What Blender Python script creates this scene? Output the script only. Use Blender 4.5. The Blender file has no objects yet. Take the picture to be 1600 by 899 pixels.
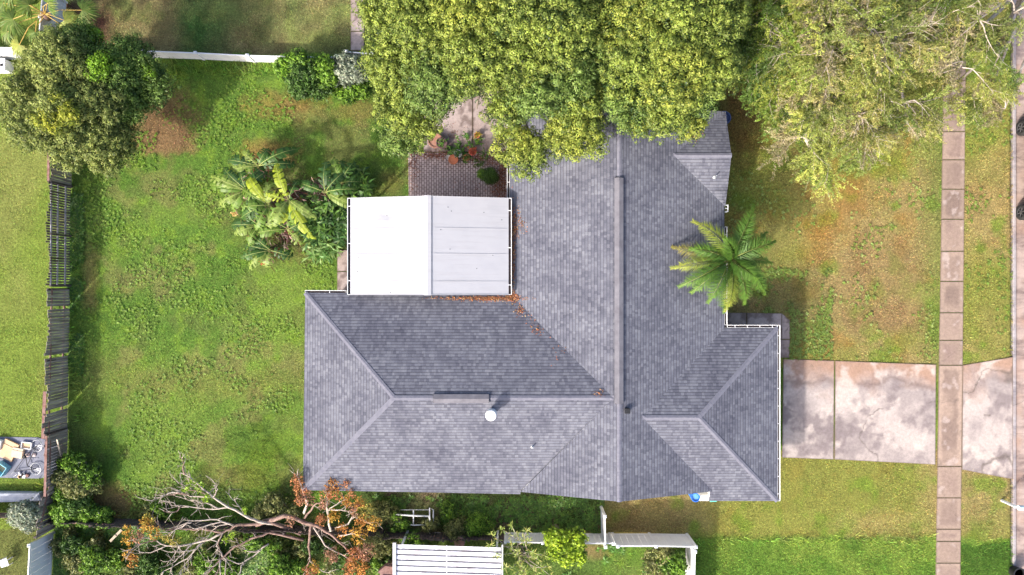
import bpy, math
import numpy as np
from mathutils import Vector, Matrix
R = math.radians
# ------------------------------------------------------------------ camera, sky, sun, exposure
scene = bpy.context.scene
C = scene.collection
H = 35.0; F = 1067.0
cam_d = bpy.data.cameras.new('camera'); cam = bpy.data.objects.new('camera', cam_d); C.objects.link(cam)
cam.location = (0, 0, H); cam.rotation_euler = (0, 0, 0)
cam_d.sensor_width = 36; cam_d.lens = 24.0; cam_d.clip_start = 0.5; cam_d.clip_end = 2000
scene.camera = cam
SUN_EL = 36.0
sdir = Vector((1.0, 1.05, 0)).normalized()            # shadows fall up and to the right in the picture
world = bpy.data.worlds.new('World'); scene.world = world; world.use_nodes = True
wn = world.node_tree.nodes; wl = world.node_tree.links
sky = wn.new('ShaderNodeTexSky'); sky.sky_type = 'NISHITA'; sky.sun_disc = False
sky.sun_elevation = R(SUN_EL)
sky.sun_rotation = math.atan2(-sdir.x, -sdir.y)
sky.air_density = 1.0; sky.dust_density = 5.0; sky.ozone_density = 1.0
wl.new(sky.outputs[0], wn['Background'].inputs['Color']); wn['Background'].inputs['Strength'].default_value = 0.15
sl = bpy.data.lights.new('sun', 'SUN'); sl.energy = 2.6; sl.angle = R(2.5); sl.color = (1.0, 0.955, 0.88)
so = bpy.data.objects.new('sun', sl); C.objects.link(so); so.location = (-20, -20, 60)
ld = Vector((sdir.x*math.cos(R(SUN_EL)), sdir.y*math.cos(R(SUN_EL)), -math.sin(R(SUN_EL))))
so.rotation_euler = ld.to_track_quat('-Z', 'Y').to_euler()
scene.view_settings.view_transform = 'Standard'; scene.view_settings.look = 'None'
scene.view_settings.gamma = 1.0; scene.view_settings.exposure = 1.32
scene.render.engine = 'CYCLES'

# ------------------------------------------------------------------ helpers
def P(px, py, z=0.0):
    s = (H - z) / F
    return Vector(((px-800)*s, (449.5-py)*s, z))
rng = np.random.default_rng(7)
def col3(h):
    v = [int(h[i:i+2], 16)/255 for i in (0, 2, 4)]
    return tuple((c/12.92 if c < .04045 else ((c+.055)/1.055)**2.4) for c in v)
def tag(o, label=None, cat=None, group=None, kind=None):
    if label: o['label'] = label
    if cat: o['category'] = cat
    if group: o['group'] = group
    if kind: o['kind'] = kind
    return o
def empty(name, loc, label, cat, group=None, rz=0):
    o = bpy.data.objects.new(name, None); C.objects.link(o); o.location = loc; o.rotation_euler = (0, 0, rz)
    o.empty_display_size = .2
    bpy.context.view_layer.update()
    return tag(o, label, cat, group)
def attach(o, parent):
    """geometry is written in world space; shift it into its thing's space"""
    if parent is None: return
    o.parent = parent; r = parent
    while r.parent is not None: r = r.parent
    o.data.transform(Matrix.Translation(-r.location))
def copy_tree(o, parent=None):
    c = o.copy(); C.objects.link(c); c.parent = parent
    for ch in o.children: copy_tree(ch, c)
    return c
class MB:
    def __init__(s): s.v = []; s.f = []; s.uv = None
    def add(s, vs, fs):
        n = len(s.v); s.v += [tuple(v) for v in vs]; s.f += [tuple(i+n for i in f) for f in fs]; return s
    def box(s, c, size, rz=0, M=None):
        hx, hy, hz = size[0]/2, size[1]/2, size[2]/2
        co, si = math.cos(rz), math.sin(rz); vs = []
        for x, y, z in [(-hx,-hy,-hz),(hx,-hy,-hz),(hx,hy,-hz),(-hx,hy,-hz),(-hx,-hy,hz),(hx,-hy,hz),(hx,hy,hz),(-hx,hy,hz)]:
            if M is not None:
                w = M @ Vector((x, y, z)); vs.append((w.x+c[0], w.y+c[1], w.z+c[2]))
            else: vs.append((c[0]+x*co-y*si, c[1]+x*si+y*co, c[2]+z))
        return s.add(vs, [(0,3,2,1),(4,5,6,7),(0,1,5,4),(1,2,6,5),(2,3,7,6),(3,0,4,7)])
    def bar(s, a, b, w, h):
        a = Vector(a); b = Vector(b); d = b-a; L = d.length
        M = d.to_track_quat('X', 'Z').to_matrix()
        return s.box((a+b)/2, (L, w, h), M=M)
    def tube(s, pts, rads, n=6, cap=True):
        pts = [Vector(p) for p in pts]; base = len(s.v)
        up = Vector((0.13, 0.21, 1)).normalized()
        for i, p in enumerate(pts):
            d = (pts[min(i+1, len(pts)-1)] - pts[max(i-1, 0)])
            if d.length < 1e-6: d = Vector((0, 0, 1))
            d.normalize()
            a = d.cross(up)
            if a.length < .05: a = d.cross(Vector((1, 0, 0)))
            a.normalize(); b = d.cross(a); r = rads[i] if hasattr(rads, '__len__') else rads
            for k in range(n):
                t = 2*math.pi*k/n
                s.v.append(tuple(p + a*(math.cos(t)*r) + b*(math.sin(t)*r)))
        for i in range(len(pts)-1):
            for k in range(n):
                a0 = base+i*n+k; a1 = base+i*n+(k+1) % n
                s.f.append((a0, a1, a1+n, a0+n))
        if cap:
            s.f.append(tuple(base+k for k in range(n))[::-1]); e = base+(len(pts)-1)*n
            s.f.append(tuple(e+k for k in range(n)))
        return s
    def lathe(s, c, prof, n=16):
        base = len(s.v)
        for r, z in prof:
            for k in range(n):
                t = 2*math.pi*k/n; s.v.append((c[0]+r*math.cos(t), c[1]+r*math.sin(t), c[2]+z))
        for i in range(len(prof)-1):
            for k in range(n):
                a0 = base+i*n+k; a1 = base+i*n+(k+1) % n
                s.f.append((a0, a1, a1+n, a0+n))
        s.f.append(tuple(base+k for k in range(n))[::-1]); e = base+(len(prof)-1)*n
        s.f.append(tuple(e+k for k in range(n)))
        return s
    def prism(s, poly, z0, z1):
        n = len(poly); area = sum(poly[i][0]*poly[(i+1) % n][1]-poly[(i+1) % n][0]*poly[i][1] for i in range(n))
        if area < 0: poly = poly[::-1]
        vs = [(p[0], p[1], z0) for p in poly]+[(p[0], p[1], z1) for p in poly]
        return s.add(vs, [tuple(range(n))[::-1], tuple(range(n, 2*n))]+[(i, (i+1) % n, n+(i+1) % n, n+i) for i in range(n)])
    def build(s, name, mat, parent=None, smooth=False, uv=None, bevel=0):
        me = bpy.data.meshes.new(name); me.from_pydata(s.v, [], s.f); me.update()
        if uv is not None:
            l = me.uv_layers.new(name='UVMap'); l.data.foreach_set('uv', np.array(uv, dtype=np.float32).ravel())
        if smooth: me.polygons.foreach_set('use_smooth', [True]*len(me.polygons))
        me.materials.append(mat)
        o = bpy.data.objects.new(name, me); C.objects.link(o); attach(o, parent)
        if bevel:
            m = o.modifiers.new('bevel', 'BEVEL'); m.width = bevel; m.segments = 2; m.limit_method = 'ANGLE'
        return o
def nmesh(name, V, k, cols, mat, parent=None, smooth=False):
    """V (n*k,3) unshared polygons of k verts each, cols (n,3)"""
    V = np.asarray(V, dtype=np.float32); n = len(V)//k
    me = bpy.data.meshes.new(name)
    me.vertices.add(n*k); me.vertices.foreach_set('co', V.ravel())
    me.loops.add(n*k); me.loops.foreach_set('vertex_index', np.arange(n*k, dtype=np.int32))
    me.polygons.add(n); me.polygons.foreach_set('loop_start', np.arange(0, n*k, k, dtype=np.int32))
    me.update(calc_edges=True)
    a = me.color_attributes.new('col', 'FLOAT_COLOR', 'POINT')
    c4 = np.ones((n, k, 4), dtype=np.float32); c4[:, :, :3] = np.asarray(cols)[:, None, :]
    a.data.foreach_set('color', c4.ravel())
    me.materials.append(mat)
    o = bpy.data.objects.new(name, me); C.objects.link(o); attach(o, parent); return o
def unit(v): return v/np.maximum(np.linalg.norm(v, axis=-1, keepdims=True), 1e-9)
def diamonds(pos, d, nrm, L, W, bend=0.15, wmid=.5):
    d = unit(d); s = unit(np.cross(d, nrm)); u = np.cross(s, d)
    L = np.asarray(L)[:, None]; W = np.asarray(W)[:, None]
    mid = pos + d*L*wmid + u*L*bend*.5
    V = np.stack([pos, mid - s*W/2, pos + d*L - u*L*bend, mid + s*W/2], axis=1)
    return V.reshape(-1, 3)
def rdirs(n, r=rng): return unit(r.normal(size=(n, 3)))
# value noise
_lat = rng.random((256, 256))
def vnoise(x, y, s, seed=0):
    x = np.asarray(x)/s+seed*17.3; y = np.asarray(y)/s+seed*9.1
    xi = np.floor(x).astype(int); yi = np.floor(y).astype(int); fx = x-xi; fy = y-yi
    fx = fx*fx*(3-2*fx); fy = fy*fy*(3-2*fy)
    g = lambda a, b: _lat[a % 256, b % 256]
    return (g(xi, yi)*(1-fx)+g(xi+1, yi)*fx)*(1-fy)+(g(xi, yi+1)*(1-fx)+g(xi+1, yi+1)*fx)*fy
def fbm(x, y, s, seed=0, o=4):
    t = 0; a = .5; n = 0
    for i in range(o): t = t+a*vnoise(x, y, s/2**i, seed+i*3); n += a; a *= .55
    return t/n
# ------------------------------------------------------------------ materials
def mat(name, color=(.5, .5, .5), rough=.7, metal=0, spec=.3):
    m = bpy.data.materials.new(name); m.use_nodes = True
    b = m.node_tree.nodes['Principled BSDF']
    b.inputs['Base Color'].default_value = (*color, 1); b.inputs['Roughness'].default_value = rough
    b.inputs['Metallic'].default_value = metal; b.inputs['Specular IOR Level'].default_value = spec
    return m
class NT:
    def __init__(s, m): s.t = m.node_tree; s.b = s.t.nodes['Principled BSDF']
    def n(s, typ, **kw):
        nd = s.t.nodes.new(typ)
        for k, v in kw.items(): setattr(nd, k, v)
        return nd
    def l(s, a, b): s.t.links.new(a, b)
    def math(s, op, a, b=None, c=None):
        nd = s.n('ShaderNodeMath', operation=op)
        for i, v in enumerate((a, b, c)):
            if v is None: continue
            if isinstance(v, (int, float)): nd.inputs[i].default_value = v
            else: s.l(v, nd.inputs[i])
        return nd.outputs[0]
    def noise(s, vec, scale, detail=3, rough=.55):
        nd = s.n('ShaderNodeTexNoise'); nd.inputs['Scale'].default_value = scale
        nd.inputs['Detail'].default_value = detail; nd.inputs['Roughness'].default_value = rough
        if vec is not None: s.l(vec, nd.inputs['Vector'])
        return nd.outputs['Fac']
    def ramp(s, fac, stops):
        nd = s.n('ShaderNodeValToRGB'); e = nd.color_ramp.elements
        while len(e) < len(stops): e.new(.5)
        for i, (p, c) in enumerate(stops):
            e[i].position = p; e[i].color = (*c, 1) if len(c) == 3 else c
        s.l(fac, nd.inputs[0]); return nd.outputs[0]
    def mix(s, fac, a, b, blend='MIX'):
        nd = s.n('ShaderNodeMix', data_type='RGBA', blend_type=blend)
        if isinstance(fac, (int, float)): nd.inputs[0].default_value = fac
        else: s.l(fac, nd.inputs[0])
        for k, v in ((6, a), (7, b)):
            if isinstance(v, tuple): nd.inputs[k].default_value = (*v[:3], 1)
            else: s.l(v, nd.inputs[k])
        return nd.outputs[2]
    def bump(s, h, strength, dist):
        nd = s.n('ShaderNodeBump'); nd.inputs['Strength'].default_value = strength; nd.inputs['Distance'].default_value = dist
        s.l(h, nd.inputs['Height']); s.l(nd.outputs[0], s.b.inputs['Normal'])
def g(v): return (v, v, v)
def noisy(name, c1, c2, scale=6, rough=.7, metal=0, bump=.3, dist=.01, stain=None, stain_scale=.8, spec=.3, fine=60, lo=.3, hi=.7):
    m = mat(name, c1, rough, metal, spec); t = NT(m)
    tc = t.n('ShaderNodeTexCoord').outputs['Object']
    a = t.ramp(t.noise(tc, scale, 5), [(lo, c1), (hi, c2)])
    if stain: a = t.mix(t.ramp(t.noise(tc, stain_scale, 6, .65), [(.48, g(0)), (.66, g(1))]), a, stain)
    f = t.noise(tc, fine, 3)
    a = t.mix(.5, a, t.ramp(f, [(.2, g(.55)), (.8, g(1.0))]), 'MULTIPLY')
    t.l(a, t.b.inputs['Base Color'])
    if bump: t.bump(f, bump, dist)
    return m
def leafmat(name, trans=.3, rough=.5, spec=.35):
    m = mat(name, (.1, .2, .05), rough, 0, spec); t = NT(m)
    at = t.n('ShaderNodeAttribute', attribute_name='col').outputs['Color']
    t.l(at, t.b.inputs['Base Color'])
    tr = t.n('ShaderNodeBsdfTranslucent'); hs = t.n('ShaderNodeHueSaturation'); hs.inputs['Value'].default_value = 1.3
    t.l(at, hs.inputs['Color']); t.l(hs.outputs[0], tr.inputs[0])
    mx = t.n('ShaderNodeMixShader'); mx.inputs[0].default_value = trans
    out = t.t.nodes['Material Output']
    t.l(t.b.outputs[0], mx.inputs[1]); t.l(tr.outputs[0], mx.inputs[2]); t.l(mx.outputs[0], out.inputs[0])
    return m
LEAF = leafmat('leaf'); GRASS = leafmat('grass_blade', .25, .7, .15); DRY = leafmat('dry_leaf', .1, .8, .1)
VCOL = mat('coloured', rough=.75); _t = NT(VCOL); _t.l(_t.n('ShaderNodeAttribute', attribute_name='col').outputs['Color'], _t.b.inputs['Base Color'])
BARK = noisy('bark', (.14, .11, .085), (.30, .25, .20), 9, .9, bump=.6, dist=.02)
PALEBARK = noisy('pale_bark', (.34, .27, .22), (.56, .48, .42), 7, .85, bump=.5, dist=.015)
REDBARK = noisy('reddish_bark', (.15, .085, .07), (.34, .23, .19), 6, .9, bump=.7, dist=.03)
WHITE = noisy('white_vinyl', (.70, .70, .73), (.78, .78, .80), 2, .4, bump=.05)
WOOD = noisy('weathered_wood', (.30, .245, .215), (.46, .395, .36), 5, .9, bump=.6, dist=.01, stain=(.22, .175, .15), stain_scale=1.5)
WOODD = noisy('dark_wood', (.05, .038, .036), (.12, .095, .09), 6, .9, bump=.5)
REDWOOD = noisy('reddish_wood', (.16, .075, .06), (.28, .17, .15), 6, .85, bump=.4)
STUCCO = noisy('stucco', (.55, .53, .50), (.62, .60, .57), 3, .9)
PEACH = noisy('peach_stucco', (.68, .46, .35), (.74, .52, .42), 3, .9)
TRIM = noisy('white_trim', (.78, .78, .79), (.84, .84, .84), 4, .5, bump=.05)
GUT_IN = noisy('gutter_inside', (.03, .025, .03), (.07, .05, .045), 8, .8)
BLACK = noisy('black_plastic', (.012, .012, .014), (.03, .03, .033), 12, .45, bump=.1)
RUBBER = noisy('tyre_rubber', (.015, .015, .016), (.03, .03, .03), 12, .85)
CARPAINT = mat('black_paint', (.012, .012, .015), .25, 0, .5)
GLASS = mat('dark_glass', (.02, .025, .03), .08, 0, .6)
RIM = mat('wheel_metal', (.25, .25, .27), .35, .8)
TERRA = noisy('terracotta', (.45, .14, .07), (.55, .2, .1), 8, .8)
BLUE = noisy('blue_plastic', (.03, .16, .62), (.05, .22, .75), 4, .4, bump=.05)
NAVY = noisy('navy_plastic', (.05, .08, .22), (.08, .12, .28), 4, .5, bump=.05)
TEAL = noisy('teal_plastic', (.1, .5, .45), (.14, .58, .5), 4, .5, bump=.05)
CARD = noisy('cardboard', (.58, .38, .22), (.66, .46, .29), 4, .9)
STEEL = mat('grey_metal', (.45, .46, .48), .4, .7)
def plankwood(name, a, b, ax):
    m = mat(name, a, .9, 0, .2); t = NT(m); tc = t.n('ShaderNodeTexCoord').outputs['Object']
    mp = t.n('ShaderNodeMapping'); mp.inputs['Scale'].default_value = (.6, 9, .6) if ax == 'y' else (9, .6, .6); t.l(tc, mp.inputs[0])
    c = t.ramp(t.noise(mp.outputs[0], 1, 2, .6), [(.34, a), (.5, tuple((x+y)/2 for x, y in zip(a, b))), (.64, b)])
    mp2 = t.n('ShaderNodeMapping'); mp2.inputs['Scale'].default_value = (3, 60, 3) if ax == 'y' else (60, 3, 3); t.l(tc, mp2.inputs[0])
    f = t.noise(mp2.outputs[0], 1, 4, .7); c = t.mix(.7, c, t.ramp(f, [(.3, g(.5)), (.7, g(1.1))]), 'MULTIPLY')
    c = t.mix(.5, c, t.ramp(t.noise(tc, 1.2, 5), [(.35, g(.6)), (.65, g(1))]), 'MULTIPLY')
    t.l(c, t.b.inputs['Base Color']); t.bump(f, .5, .01); return m
def concrete(name, a, b, dark, warm, scale=.5):
    m = mat(name, a, .88, 0, .2); t = NT(m); tc = t.n('ShaderNodeTexCoord').outputs['Object']
    c = t.ramp(t.noise(tc, 1.3, 6, .65), [(.3, a), (.7, b)])
    mp = t.n('ShaderNodeMapping'); mp.inputs['Scale'].default_value = (1, 2.6, 1); t.l(tc, mp.inputs[0])
    c = t.mix(t.ramp(t.noise(mp.outputs[0], scale, 7, .7), [(.44, g(0)), (.66, g(.9))]), c, dark)
    mp2 = t.n('ShaderNodeMapping'); mp2.inputs['Location'].default_value = (7, 3, 2); t.l(tc, mp2.inputs[0])
    c = t.mix(t.ramp(t.noise(mp2.outputs[0], scale*.9, 6, .6), [(.5, g(0)), (.68, g(.75))]), c, warm)
    v = t.n('ShaderNodeTexVoronoi', feature='DISTANCE_TO_EDGE'); v.inputs['Scale'].default_value = .33
    wv = t.n('ShaderNodeMix', data_type='VECTOR'); wv.inputs[0].default_value = .12
    nz = t.n('ShaderNodeTexNoise'); nz.inputs['Scale'].default_value = 2.2; t.l(tc, nz.inputs['Vector'])
    t.l(tc, wv.inputs[4]); t.l(nz.outputs['Color'], wv.inputs[5]); t.l(wv.outputs[1], v.inputs['Vector'])
    crack = t.ramp(v.outputs['Distance'], [(.0, g(.45)), (.006, g(1))])
    c = t.mix(.55, c, crack, 'MULTIPLY')
    f = t.noise(tc, 45, 4, .7); c = t.mix(.6, c, t.ramp(f, [(.25, g(.62)), (.75, g(1))]), 'MULTIPLY')
    t.l(c, t.b.inputs['Base Color']); t.bump(f, .35, .01); return m
CONC = concrete('driveway_concrete', (.33, .27, .255), (.46, .385, .36), (.17, .145, .155), (.32, .20, .14), .42)
WALK = concrete('sidewalk_concrete', (.30, .225, .20), (.42, .33, .29), (.13, .09, .085), (.36, .23, .17), .6)
PATH = concrete('patio_concrete', (.30, .235, .22), (.38, .30, .285), (.15, .11, .10), (.2, .13, .10), .9)
ROAD = concrete('road_surface', (.28, .255, .26), (.38, .345, .355), (.16, .14, .16), (.33, .26, .24), .6)
# shingles, laid out by the roof's own UVs (metres along the eave, metres up the slope)
def shingle():
    m = mat('shingle', (.2, .2, .22), .92, 0, .15); t = NT(m)
    uv = t.n('ShaderNodeUVMap').outputs[0]; sp = t.n('ShaderNodeSeparateXYZ'); t.l(uv, sp.inputs[0])
    u, v = sp.outputs[0], sp.outputs[1]
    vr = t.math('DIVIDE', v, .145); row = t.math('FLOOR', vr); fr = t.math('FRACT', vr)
    wn1 = t.n('ShaderNodeTexWhiteNoise', noise_dimensions='1D'); t.l(row, wn1.inputs['W'])
    uu = t.math('ADD', t.math('DIVIDE', u, .27), t.math('MULTIPLY', wn1.outputs[0], 13.7))
    cell = t.math('FLOOR', uu); fu = t.math('FRACT', uu)
    cw = t.n('ShaderNodeCombineXYZ'); t.l(cell, cw.inputs[0]); t.l(row, cw.inputs[1])
    w2 = t.n('ShaderNodeTexWhiteNoise', noise_dimensions='2D'); t.l(cw.outputs[0], w2.inputs['Vector'])
    # split each cell at a random place into two tabs
    sep = t.n('ShaderNodeSeparateColor'); t.l(w2.outputs['Color'], sep.inputs[0])
    half = t.math('GREATER_THAN', fu, t.math('ADD', .3, t.math('MULTIPLY', sep.outputs[0], .4)))
    tone = t.math('ADD', t.math('MULTIPLY', half, sep.outputs[1]), t.math('MULTIPLY', t.math('SUBTRACT', 1, half), sep.outputs[2]))
    c = t.ramp(tone, [(0, (.122, .125, .158)), (.35, (.152, .156, .192)), (.65, (.170, .174, .210)), (1, (.208, .212, .248))])
    tc = t.n('ShaderNodeTexCoord').outputs['Object']
    big = t.noise(tc, .55, 5, .6); c = t.mix(.7, c, t.ramp(big, [(.33, (.56, .56, .62)), (.6, (1, 1, 1))]), 'MULTIPLY')
    med = t.noise(tc, 3.2, 4, .6); c = t.mix(.5, c, t.ramp(med, [(.3, g(.72)), (.7, g(1))]), 'MULTIPLY')
    gr = t.noise(tc, 55, 3, .7); c = t.mix(.75, c, t.ramp(gr, [(.3, g(.45)), (.7, g(1.15))]), 'MULTIPLY')
    course_shade = t.ramp(fr, [(0, g(.42)), (.16, g(.5)), (.24, g(1)), (1, g(1))]); c = t.mix(.85, c, course_shade, 'MULTIPLY')  # lower edge of each course darkened, painting its shadow line into the colour
    t.l(c, t.b.inputs['Base Color'])
    h = t.math('ADD', t.math('SUBTRACT', 1, fr), t.math('MULTIPLY', t.math('ADD', tone, gr), .35))
    t.bump(h, .55, .012); return m
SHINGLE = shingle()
CAP = noisy('cap_shingle', (.14, .14, .178), (.19, .19, .228), 5, .92, bump=.3, spec=.15)
VENT = noisy('vent_shingle', (.125, .12, .14), (.18, .175, .20), 3, .9, bump=.2, spec=.15)
# ------------------------------------------------------------------ ground
KERB_X = P(1583, 0).x
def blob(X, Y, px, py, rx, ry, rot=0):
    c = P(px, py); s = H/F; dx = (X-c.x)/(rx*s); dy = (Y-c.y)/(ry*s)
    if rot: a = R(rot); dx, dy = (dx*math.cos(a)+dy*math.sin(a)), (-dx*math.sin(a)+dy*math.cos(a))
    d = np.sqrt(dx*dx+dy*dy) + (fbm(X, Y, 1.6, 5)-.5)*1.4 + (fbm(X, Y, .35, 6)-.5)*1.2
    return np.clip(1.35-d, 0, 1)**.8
def px_of(X, Y): return 800+X*F/H, 449.5-Y*F/H
def lerp(a, b, t): return a*(1-t[..., None])+np.asarray(b)*t[..., None]
def ground_col(X, Y):
    px, py = px_of(X, Y); n1 = fbm(X, Y, 5, 1); n2 = fbm(X, Y, 1.3, 2); n3 = fbm(X, Y, .5, 3)
    px = px+(n2-.5)*14; py = py+(n2-.5)*14
    green = np.array((.088, .163, .026)); ygreen = np.array((.155, .222, .04)); dull = np.array((.12, .145, .042))
    brown = np.array((.20, .125, .06)); orange = np.array((.25, .125, .03)); tan = np.array((.24, .20, .085)); dkg = np.array((.045, .09, .02))
    col = np.zeros(X.shape+(3,))+green
    col = lerp(col, ygreen, np.clip((n1-.40)*3.5, 0, .8)); col = lerp(col, dull, np.clip((n2-.52)*3, 0, .5))
    col = lerp(col, (.125, .20, .025), np.clip((n3-.52)*4, 0, .8)); col = lerp(col, (.19, .165, .065), np.clip((fbm(X, Y, 2.2, 17)-.60)*6, 0, .5))
    # neighbour lawn at far left
    m = (px < 78)*1.0; col = lerp(col, lerp(np.zeros_like(col)+(.15, .205, .035), (.20, .21, .06), np.clip((n1-.5)*4, 0, .7)), m)
    # lawn beyond the north fence
    m = ((py < 84) & (px < 560) & (px > 80))*1.0
    nc = lerp(np.zeros_like(col)+(.06, .12, .028), (.20, .155, .07), np.clip((n1-.42)*4+np.clip((py-45)/60, 0, 1)*.6, 0, .85))
    nc = lerp(nc, (.17, .20, .055), np.clip((n2-.47)*4, 0, .7)); nc = nc*(.75+.5*n3)[..., None]; col = lerp(col, nc, m)
    # front lawn, browner and patchy
    def front(m, br, col):
        fc = lerp(np.zeros_like(col)+(.19, .195, .044), (.26, .20, .08), np.clip((n1-.42+br)*3.6, 0, .95))
        fc = lerp(fc, orange, np.clip((n2-.56)*3.2, 0, .6)*np.clip(br*3+.3, 0, 1)); fc = lerp(fc, (.13, .19, .025), np.clip((fbm(X, Y, 1.1, 11)-.56)*5, 0, .8))
        return lerp(col, fc, m)
    col = front(((px > 1125) & (px < 1470) & (py < 575))*1.0, .14, col)
    col = front(((px > 1500) & (py < 575))*1.0, -.02, col)
    col = lerp(col, (.10, .15, .03), np.clip((px-1425)/40, 0, 1)*(px < 1470)*(py < 575)*.6)
    col = front(((px > 940) & (py > 700) & (py < 842))*1.0, .0, col)
    m = ((px > 1080) & (py >= 842) & (px < 1470))*1.0; m = np.clip((py-836+(n3-.5)*18)/10,0,1)*((px > 1080) & (px < 1470)); col = lerp(col, lerp(np.zeros_like(col)+(.095, .17, .024), (.15, .215, .035), np.clip((n2-.4)*3, 0, 1)), m)
    m = ((px > 1500) & (py > 848))*1.0; col = lerp(col, (.05, .105, .015), m*.9)
    m = ((px > 560) & (px < 940) & (py > 765) & (py < 850))*1.0; col = lerp(col, lerp(np.zeros_like(col)+(.07, .11, .028), (.13, .095, .06), np.clip((n2-.4)*3.2, 0, 1)), m*.9)
    m = ((px < 940) & (py >= 838) & (px > 80))*1.0; col = lerp(col, (.085, .13, .03), m*.75)
    m = ((px < 62) & (py > 828))*1.0; col = lerp(col, (.10, .105, .035), m*.8)
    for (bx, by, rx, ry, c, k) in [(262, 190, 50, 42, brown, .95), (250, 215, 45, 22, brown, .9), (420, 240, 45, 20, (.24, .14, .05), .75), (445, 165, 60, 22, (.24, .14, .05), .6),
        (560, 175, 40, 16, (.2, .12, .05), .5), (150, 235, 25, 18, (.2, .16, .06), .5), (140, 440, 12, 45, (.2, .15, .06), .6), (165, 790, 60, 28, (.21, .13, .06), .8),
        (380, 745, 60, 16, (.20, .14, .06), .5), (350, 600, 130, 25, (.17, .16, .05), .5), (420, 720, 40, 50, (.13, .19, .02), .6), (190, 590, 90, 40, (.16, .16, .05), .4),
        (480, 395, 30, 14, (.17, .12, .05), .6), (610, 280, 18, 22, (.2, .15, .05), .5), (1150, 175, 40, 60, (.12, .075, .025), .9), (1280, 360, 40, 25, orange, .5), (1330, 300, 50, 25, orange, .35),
        (1370, 260, 50, 25, (.14, .2, .02), .7), (1275, 400, 35, 22, orange, .5), (1230, 400, 30, 20, (.15, .17, .03), .5), (1360, 430, 70, 60, (.22, .15, .07), .55), (1255, 470, 40, 60, (.06, .09, .02), .5),  # the dark green patch beside the garage paints its cast shadow into the lawn
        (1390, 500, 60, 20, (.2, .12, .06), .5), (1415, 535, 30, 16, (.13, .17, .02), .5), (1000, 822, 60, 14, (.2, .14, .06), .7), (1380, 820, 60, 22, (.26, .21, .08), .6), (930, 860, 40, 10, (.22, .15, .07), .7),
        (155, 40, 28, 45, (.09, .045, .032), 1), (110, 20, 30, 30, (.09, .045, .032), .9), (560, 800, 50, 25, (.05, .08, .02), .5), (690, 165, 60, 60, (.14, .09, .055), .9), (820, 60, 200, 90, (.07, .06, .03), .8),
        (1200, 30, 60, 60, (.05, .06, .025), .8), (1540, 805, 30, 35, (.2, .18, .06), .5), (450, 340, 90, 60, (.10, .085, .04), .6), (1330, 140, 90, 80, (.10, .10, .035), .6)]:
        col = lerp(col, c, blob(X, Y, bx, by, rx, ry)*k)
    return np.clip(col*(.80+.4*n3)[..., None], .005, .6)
xs = np.concatenate([[-260, -120, -60, -34], np.arange(-30, KERB_X-.02, .12), [KERB_X-.02, KERB_X, KERB_X+.06, 27, 30, 34, 60, 120, 260]])
ys = np.concatenate([[-260, -120, -50, -24], np.arange(-18, 18.01, .12), [24, 50, 120, 260]])
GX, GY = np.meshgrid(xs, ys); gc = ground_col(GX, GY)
GZ = (fbm(GX, GY, 1.2, 9)-.5)*.05; GZ[GX > KERB_X-.03] = -.25; GZ -= .012
nx, ny = len(xs), len(ys)
me = bpy.data.meshes.new('ground'); me.vertices.add(nx*ny); me.vertices.foreach_set('co', np.stack([GX, GY, GZ], -1).astype(np.float32).ravel())
ii = (np.arange(ny-1)[:, None]*nx+np.arange(nx-1)[None]).ravel(); fq = np.stack([ii, ii+1, ii+nx+1, ii+nx], -1).astype(np.int32)
me.loops.add(fq.size); me.loops.foreach_set('vertex_index', fq.ravel()); me.polygons.add(len(fq)); me.polygons.foreach_set('loop_start', np.arange(0, fq.size, 4, dtype=np.int32))
me.update(calc_edges=True); me.polygons.foreach_set('use_smooth', [True]*len(fq))
ca = me.color_attributes.new('col', 'FLOAT_COLOR', 'POINT'); ca.data.foreach_set('color', np.concatenate([gc, np.ones(gc.shape[:2]+(1,))], -1).astype(np.float32).ravel())
gm = mat('lawn_ground', rough=.95, spec=.1); t = NT(gm); at = t.n('ShaderNodeAttribute', attribute_name='col').outputs['Color']; tc = t.n('ShaderNodeTexCoord').outputs['Object']
f1 = t.noise(tc, 9, 5, .75); f2 = t.noise(tc, 38, 4, .8)
c = t.mix(.85, at, t.ramp(f1, [(.3, g(.3)), (.7, g(1.5))]), 'MULTIPLY'); c = t.mix(.85, c, t.ramp(f2, [(.3, g(.25)), (.7, g(1.6))]), 'MULTIPLY')
t.l(c, t.b.inputs['Base Color']); t.bump(f2, .8, .04); me.materials.append(gm)
go = bpy.data.objects.new('ground', me); C.objects.link(go); tag(go, kind='structure')
# ------------------------------------------------------------------ paving and street
def P2(px, py): v = P(px, py); return (v.x, v.y)
CSURF = mat('concrete_surface', rough=.9, spec=.15); t = NT(CSURF); _a = t.n('ShaderNodeAttribute', attribute_name='col').outputs['Color']; _tc = t.n('ShaderNodeTexCoord').outputs['Object']
_f = t.noise(_tc, 30, 5, .8); _f0 = t.noise(_tc, 7, 5, .7)
_c = t.mix(.7, _a, t.ramp(_f, [(.3, g(.5)), (.7, g(1.2))]), 'MULTIPLY'); _c = t.mix(.5, _c, t.ramp(_f0, [(.3, g(.6)), (.7, g(1.2))]), 'MULTIPLY'); t.l(_c, t.b.inputs['Base Color']); t.bump(_f, .4, .01)
def crackmask(X, Y, seed, w=.012, s=2.4):
    x = X+(fbm(X,Y,.6,seed)-.5)*.5; y = Y+(fbm(X,Y,.6,seed+1)-.5)*.5; n = fbm(x, y, s, seed+2, 2); return np.clip(1-np.abs(n-.5)/w, 0, 1)*(vnoise(X,Y,1.7,seed+5) > .45)
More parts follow.
